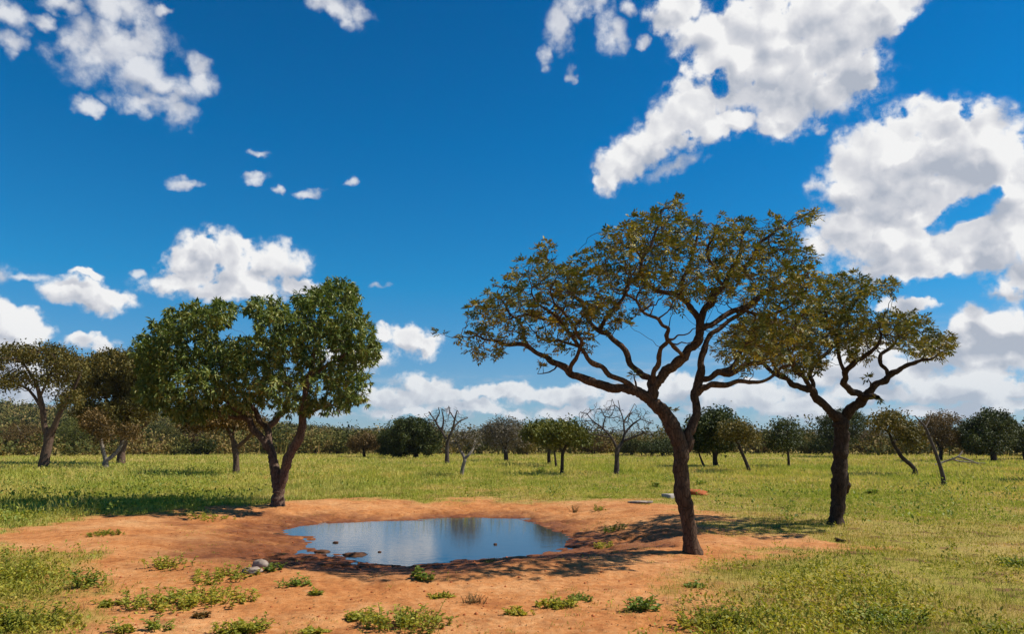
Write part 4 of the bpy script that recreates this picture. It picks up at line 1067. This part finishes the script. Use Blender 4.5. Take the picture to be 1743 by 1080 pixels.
    hd = leaves_mesh(np.stack([x, y, z + hh * .85], -1), unit(rnd_unit(n) * .5 + np.array([0, 0, 1.0])), rnd_unit(n), RNG.uniform(.08, .16, n), np.maximum(0.015, 0.0007 * y))
    v, f = join([st, hd])
    tag(make_mesh('dry_grass', v, f, M['grass_field']), 'tall straw stalks with seed heads in the open field', 'grass', kind='stuff')
    # yellow flowers
    x, y = scatter(2600, 5.6, 14, 1.5)
    dens = (1 - soil_mask(x, y)) * np.where(x < -2, 0.8, 0.4) * sstep(0.45, 0.62, fbm(x * 0.8, y * 0.8, 109, 3))
    k = RNG.uniform(size=len(x)) < dens; x, y = x[k], y[k]; z = height(x, y); n = len(x)
    v, f = rosettes(np.stack([x, y, z + RNG.uniform(0.06, 0.2, n)], -1), np.tile([0, 0, 1.0], (n, 1)), 5, (0.010, 0.02), (0.010, 0.018), -0.2, 0.9, 0.004)
    tag(make_mesh('wildflowers', v, f, M['flower']), 'tiny yellow flowers dotted through the near weeds', 'flowers', kind='stuff')


build_grass()


# ------------------------------------------------------------------ single plants, stones and clods
def plant(name, label, px, py, w_px, h_px, leaf='weed', n_stem=14, leaf_l=(0.03, 0.06), cat='plant', per=9, group='weeds growing on the red sand', flowers=0, stem_mat='weed_green'):
    g = ground_at(px, py); s = g[1] / FPX; wr = w_px * s * 0.5; hh = h_px * s
    root = thing(name, label, cat, tuple(g), group)
    n_stem = int(n_stem * 1.5); hh *= 0.72; per = int(per * 1.3)
    a = RNG.uniform(0, 2 * pi, n_stem); q = RNG.uniform(0, 1, n_stem) ** 0.85 * wr * 1.35
    bx, by = q * np.cos(a) * 0.75, q * np.sin(a) * 0.6
    bz = height(bx + g[0], by + g[1]) - g[2]
    hub = np.array([0, 0, -0.05])
    sv, sf, B, D = [], [], [], []
    for k in range(n_stem):
        H = hh * RNG.uniform(0.25, 1.0) * (1.25 if RNG.uniform() < 0.12 else 0.95); lean = np.array([np.cos(a[k]), np.sin(a[k])]) * RNG.uniform(0.05, 0.7) * min(H, wr)
        m = 5; t = np.linspace(0, 1, m)
        pts = np.stack([bx[k] + lean[0] * t ** 1.3, by[k] + lean[1] * t ** 1.3, bz[k] - 0.01 + H * t * (1 - .15 * t)], -1) + RNG.normal(size=(m, 3)) * 0.006
        low = np.array([bx[k], by[k], bz[k] - 0.03])
        sv.append((np.concatenate([[hub], [(hub + low) / 2 - [0, 0, .02]], [low], pts]), np.arange(-1, m + 2), np.concatenate([[.005, .005, .005], np.linspace(0.005, 0.002, m)])))
        tt = RNG.uniform(0.1, 1.0, per)
        B.append(np.stack([np.interp(tt, t, pts[:, j]) for j in range(3)], -1))
        dd = rnd_unit(per); dd[:, 2] = np.abs(dd[:, 2]) * 0.3; D.append(dd)
    parts = [tubes(p, pr, rr) for p, pr, rr in sv]
    v, f = join(parts)
    make_mesh('stem', v, f, M[stem_mat], root)
    B = np.concatenate(B); D = np.concatenate(D); n = len(B)
    L = RNG.uniform(*leaf_l, n)
    v, f = leaves_mesh(B, D, unit(rnd_unit(n) * .5 + np.array([0, 0, 1.0])), L, L * RNG.uniform(.4, .65, n))
    make_mesh('leaves', v, f, M[leaf], root)
    if flowers:
        i = RNG.choice(n, flowers); fb = B[i] + np.array([0, 0, 0.02])
        for q in fb:
            v, f = rosettes(q[None] * 0, np.array([[0, 0, 1.0]]), 5, (0.012, 0.022), (0.010, 0.018), -.2, .9, .003)
            make_mesh('flower_head', v, f, M['flower'], root, loc=tuple(q))
    return root


plant('weed_clump', 'low green weed with an upright leafy shoot, on sand left of the pond', 282, 966, 90, 34, 'weed', 26)
plant('weed_clump', 'widest mat of yellow green weeds on the sand at the lower left', 322, 1030, 205, 40, 'weed', 110, per=10)
plant('weed_clump', 'small tuft of weeds left of the widest weed mat', 185, 1032, 44, 16, 'weed', 14)
plant('weed_clump', 'dark leafy upright weed beside the long grass at the left', 148, 1000, 36, 52, 'weed_green', 16, (0.04, 0.07))
plant('weed_clump', 'weed patch behind the widest mat, close to the two stones', 375, 985, 120, 26, 'weed', 44)
plant('weed_clump', 'weed tuft right of the two stones in the tree shade', 505, 998, 52, 26, 'weed_green', 18)
plant('weed_clump', 'weed growing between and over the two grey stones', 462, 972, 30, 24, 'weed_green', 12)
plant('weed_clump', 'tiny weed on bare sand below the shaded bank', 538, 1013, 26, 12, 'weed', 9)
plant('weed_clump', 'single upright weed standing alone in the shade below the water', 717, 988, 36, 34, 'weed_green', 10, (0.04, 0.075))
plant('weed_clump', 'broad bright green weed patch at the bottom middle of the sand', 690, 1068, 140, 50, 'weed', 70, (0.03, 0.06))
plant('weed_clump', 'low green weed left of the bottom middle patch', 615, 1056, 52, 20, 'weed', 26)
plant('weed_clump', 'flat green sprig above the bottom middle weed patch', 748, 1018, 44, 10, 'weed', 16)
plant('dry_shrub', 'small leafless dry shrub on open sand below the pond', 806, 1027, 40, 26, 'weed_dry', 34, (0.012, 0.025), per=4, stem_mat='weed_dry', group=None)
plant('weed_clump', 'green weed with reddish base right of the small dry shrub', 884, 1048, 44, 20, 'weed', 20)
plant('weed_clump', 'spreading weed patch with paler tips, right of the dry shrub', 945, 1034, 70, 22, 'weed', 34)
plant('weed_clump', 'grey green matted weed farthest right of the sand patch row', 990, 1022, 56, 14, 'weed_green', 30, (0.02, 0.035))
plant('weed_clump', 'tall thin leafy weed on sand before the near grass at right', 1095, 1040, 52, 46, 'weed_green', 14, (0.045, 0.08))
plant('weed_clump', 'bushy green weed at the bottom edge, left of middle', 412, 1078, 84, 34, 'weed', 50)
plant('weed_clump', 'little dead brown weed between the weed mat and the bottom edge', 342, 1052, 24, 16, 'weed_dry', 12, stem_mat='weed_dry')
plant('weed_clump', 'small pale weed at the bottom edge below the dead brown weed', 268, 1072, 40, 36, 'weed_green', 10)
plant('weed_clump', 'thin yellowing weed at the bottom left beside the long grass', 206, 1078, 34, 36, 'weed', 10, flowers=3)
plant('weed_clump', 'low green weed at the bottom edge, left of the broad bright patch', 536, 1078, 46, 14, 'weed', 18)
plant('weed_clump', 'dark tufted weed on the bank right of the water', 1042, 902, 44, 20, 'weed_green', 22)
plant('weed_clump', 'small weed on the shaded slope right of the pond tip', 1030, 932, 34, 22, 'weed', 14)
plant('weed_clump', 'bright weed on the sand crest behind the right end of the pond', 1022, 868, 30, 16, 'weed', 14)
plant('weed_clump', 'thin grey sprig on the sand behind the pond', 977, 872, 20, 18, 'weed_dry', 9, stem_mat='weed_dry')
plant('weed_clump', 'long low green patch on the sand left of the green tree trunk', 352, 883, 90, 9, 'weed', 46)
plant('weed_clump', 'low weed line on the sand in front of the tree shadow at left', 180, 911, 60, 12, 'weed', 30)
plant('weed_clump', 'small round green weed at the edge of the near grass, on sand', 1180, 1000, 34, 14, 'weed_green', 18)
plant('flowering_weed', 'leafy weed mound with yellow flowers at the left edge', 35, 985, 130, 46, 'weed', 70, (0.03, 0.055), flowers=26, group='weed mounds in the near grass')
plant('flowering_weed', 'tall tangled weed mound filling the bottom left corner', 40, 1072, 150, 66, 'weed', 90, (0.03, 0.055), flowers=18, group='weed mounds in the near grass')
plant('flowering_weed', 'dense green weed mound at the bottom edge right of the sand', 1225, 1066, 130, 50, 'weed', 80, (0.03, 0.055), flowers=12, group='weed mounds in the near grass')
plant('flowering_weed', 'dark green weed mound at the lower right, among dry grass', 1500, 1058, 130, 40, 'weed_green', 60, (0.03, 0.055), flowers=10, group='weed mounds in the near grass')
plant('flowering_weed', 'dark low weed clump at the right edge of the near grass', 1733, 965, 56, 26, 'weed_green', 34, group='weed mounds in the near grass')
plant('shrub', 'small green bush in the field between the green umbrella trees and the pond', 922, 806, 14, 14, 'weed_green', 16, (0.12, 0.22), group='small bushes in the field')
plant('shrub', 'low green bush behind the right of the big flat topped trunk', 1192, 827, 12, 12, 'weed_green', 14, (0.10, 0.18), group='small bushes in the field')
plant('shrub', 'bright green bush in the grass right of the knobbed trunk', 1482, 842, 14, 12, 'weed_green', 14, (0.08, 0.14), group='small bushes in the field')
plant('shrub', 'little green bush left of the big flat topped trunk in the field', 1117, 830, 12, 14, 'weed_green', 14, (0.08, 0.14), group='small bushes in the field')


def lump(name, label, px, py, w_px, h_px, mat, cat, group=None, z=None, flat=0.8, turn=0.0):
    g = ground_at(px, py) if z is None else on_plane(px, py, z); s = g[1] / FPX
    w, h = w_px * s * .5, h_px * s
    nu, nv = 26, 13
    u = np.linspace(0, 2 * pi, nu, endpoint=False); v = np.linspace(-pi / 2, pi / 2, nv)
    U, Vv = np.meshgrid(u, v)
    x, y, zz = np.cos(Vv) * np.cos(U), np.cos(Vv) * np.sin(U), np.sin(Vv)
    k = RNG.uniform(0, 50)
    b = 1 + 0.55 * (fbm(x * 1.6 + k, y * 1.6 + zz * 1.9 + k, 111, 3) - 0.5) + 0.35 * (fbm(x * 5 + k, zz * 5 + y * 3, 115, 2) - .5)
    zz = np.sign(zz) * np.abs(zz) ** 0.8
    V = np.stack([x * b * w, y * b * w * flat, zz * b * h * 0.62 + h * 0.28], -1).reshape(-1, 3)
    i = np.arange(nv - 1)[:, None] * nu + np.arange(nu)[None]; j = np.arange(nv - 1)[:, None] * nu + (np.arange(nu)[None] + 1) % nu
    F = np.stack([i, j, j + nu, i + nu], -1).reshape(-1, 4)
    o = make_mesh(name, V, F, M[mat], smooth=True, loc=tuple(g)); o.rotation_euler[2] = turn
    return tag(o, label, cat, group)


GS = 'stones by the pond'
lump('stone', 'larger rounded grey stone on the bank left of the pond', 444, 968, 26, 15, 'stone', 'stone', GS)
lump('stone', 'flatter pale stone lying in front of the rounded grey stone', 428, 976, 32, 10, 'stone', 'stone', GS, turn=.3)
GM = 'mud clods in the pond'
lump('mud_clod', 'largest dark mud clod at the near edge of the water', 604, 950, 46, 9, 'mud', 'mud clod', GM)
lump('mud_clod', 'low mud clod at the near left shore, left of the largest clod', 548, 942, 24, 5, 'mud', 'mud clod', GM)
lump('mud_clod', 'small dark clod standing in the water near the largest clod', 646, 941, 6, 2, 'mud', 'mud clod', GM, WATER_Z)
lump('mud_clod', 'small clod in the water towards the right end of the pond', 843, 928, 6, 2.5, 'mud', 'mud clod', GM, WATER_Z)
lump('mud_clod', 'pale edged clod breaking the water at the left end', 571, 925, 10, 2.5, 'mud', 'mud clod', GM, WATER_Z)
lump('earth_mound', 'small red earth mound behind the big flat topped trunk', 1180, 843, 50, 10, 'red_earth', 'earth mound')
lump('flat_rock', 'flat pale rock slab in the grass behind the pond', 1090, 856, 44, 3, 'stone', 'rock')


def slab(name, label, px, py, w_px, d, h, mat, cat, turn=0.1):
    g = ground_at(px, py); w = w_px * g[1] / FPX
    nx, ny = 14, 6
    top = []
    import itertools
    xs = np.linspace(-w / 2, w / 2, nx); ys = np.linspace(-d / 2, d / 2, ny)
    X, Y = np.meshgrid(xs, ys); e = (fbm(X * 4, Y * 4, 121, 3) - .5)
    edge = np.maximum(np.abs(X) / (w / 2), np.abs(Y) / (d / 2))
    Z = h + e * 0.03 - (edge > .97) * 0.02
    bot = np.stack([X * 1.01, Y * 1.01, np.full_like(X, -0.08)], -1).reshape(-1, 3)
    V = np.concatenate([np.stack([X + e * .04, Y + e * .04, Z], -1).reshape(-1, 3), bot]); n = nx * ny
    i = (np.arange(ny - 1)[:, None] * nx + np.arange(nx - 1)[None])
    F = [np.stack([i, i + 1, i + nx + 1, i + nx], -1).reshape(-1, 4)]
    ring = list(range(nx)) + [k * nx + nx - 1 for k in range(1, ny)] + [(ny - 1) * nx + k for k in range(nx - 2, -1, -1)] + [k * nx for k in range(ny - 2, 0, -1)]
    F.append(np.array([[ring[k], ring[k] + n, ring[(k + 1) % len(ring)] + n, ring[(k + 1) % len(ring)]] for k in range(len(ring))]))
    o = make_mesh(name, V, np.concatenate(F), M[mat], loc=tuple(g)); o.rotation_euler[2] = turn
    return tag(o, label, cat)


slab('concrete_slab', 'small pale concrete slab on the grass beside the red earth mound', 1150, 848, 34, 0.9, 0.12, 'concrete', 'slab')


def stick(name, label, pts_px, rad, mat, cat, lift=0.02, group=None):
    ps = []
    for q in pts_px:
        g = ground_at(q[0], q[1]); ps.append(g + np.array([0, 0, lift + (q[2] if len(q) > 2 else 0)]))
    ps = np.array(ps); g = ps[0].copy()
    v, f = tubes(ps, np.arange(-1, len(ps) - 1), np.linspace(rad, rad * .5, len(ps)), 0, 0.15)
    o = make_mesh(name, v - g, f, M[mat], smooth=True, loc=tuple(g))
    return tag(o, label, cat, group)


stick('fallen_stick', 'short dark stick lying on the grass below the knobbed trunk', [(1423, 922), (1431, 924), (1440, 925)], 0.035, 'bark_dark', 'stick', 0.03)
br = thing('fallen_branch', 'pale fallen dead branch lying in the field near the right edge', 'branch', tuple(ground_at(1632, 794)))
g0 = ground_at(1632, 794)
for pts in ([(-2.0, 0, .05), (-1.0, .2, .35), (0, 0, .75), (.6, .3, 1.2)], [(0, 0, .75), (.9, -.3, .4), (1.8, 0, .05)], [(-.4, .1, .6), (.4, .5, .35), (2.6, .6, .2)]):
    p = np.array(pts, float); v, f = tubes(p, np.arange(-1, len(p) - 1), np.linspace(.09, .04, len(p)), 0, .1)
    make_mesh('bough', v, f, M['bark_grey'], br, smooth=True)


def build_litter():
    """twigs, dry leaves and grit on the sand"""
    x, y = scatter(9000, 5.6, 24, 1.7)
    k = (soil_mask(x, y) > 0.6) & (sdist(x, y, POND) > 0.1)
    x, y = x[k], y[k]; z = height(x, y); n = len(x)
    d = rnd_unit(n); d[:, 2] *= 0.15
    s = RNG.uniform(0.006, 0.022, n) * RNG.choice([.5, 1, 1.6], n)
    v, f = leaves_mesh(np.stack([x, y, z + 0.006], -1), d, np.tile([0, 0, 1.0], (n, 1)) + rnd_unit(n) * .4, s, s * .5, .3)
    tag(make_mesh('leaf_litter', v, f, M['weed_dry']), 'dry leaf bits and twigs scattered over the red sand', 'litter', kind='stuff')
    x, y = scatter(9000, 5.6, 26, 1.6)
    s_ = sdist(x, y, POND)
    k = (soil_mask(x, y) > 0.6) & (s_ > 0.0) & (RNG.uniform(size=len(x)) < np.where(s_ < 1.6, 1.0, 0.35))
    x, y = x[k], y[k]; z = height(x, y); n = len(x); s = 0.005 + 0.02 * RNG.uniform(size=n) ** 3
    o8 = np.array([(1, 0, 0), (-1, 0, 0), (0, 1, 0), (0, -1, 0), (0, 0, .8), (0, 0, -.8)], float)
    V = np.stack([x, y, z], -1)[:, None] + o8[None] * s[:, None, None] * RNG.uniform(.6, 1.3, (n, 6, 1))
    t8 = np.array([(0, 2, 4), (2, 1, 4), (1, 3, 4), (3, 0, 4), (2, 0, 5), (1, 2, 5), (3, 1, 5), (0, 3, 5)])
    F = (np.arange(n)[:, None, None] * 6 + t8[None]).reshape(-1, 3)
    tag(make_mesh('pebbles', V.reshape(-1, 3), F, M['red_earth']), 'small clods and pebbles of red earth on the sand', 'pebbles', kind='stuff')


build_litter()


# ------------------------------------------------------------------ haze
def build_haze():
    m, t = new_mat('haze')
    v = t.n('ShaderNodeVolumePrincipled', {'Color': (0.80, 0.88, 1.0, 1), 'Density': 0.00007, 'Anisotropy': 0.0})
    t.n('ShaderNodeOutputMaterial', {1: v.outputs[0]})
    x0, x1, y0, y1, z0, z1 = -9500, 9500, -9500, 9500, -3, 105
    V = [(x, y, z) for z in (z0, z1) for y in (y0, y1) for x in (x0, x1)]
    F = [(0, 2, 3, 1), (4, 5, 7, 6), (0, 1, 5, 4), (2, 6, 7, 3), (0, 4, 6, 2), (1, 3, 7, 5)]
    tag(make_mesh('haze', np.array(V), np.array(F), m), 'thin blue haze over the far hills', 'haze', kind='stuff')


build_haze()
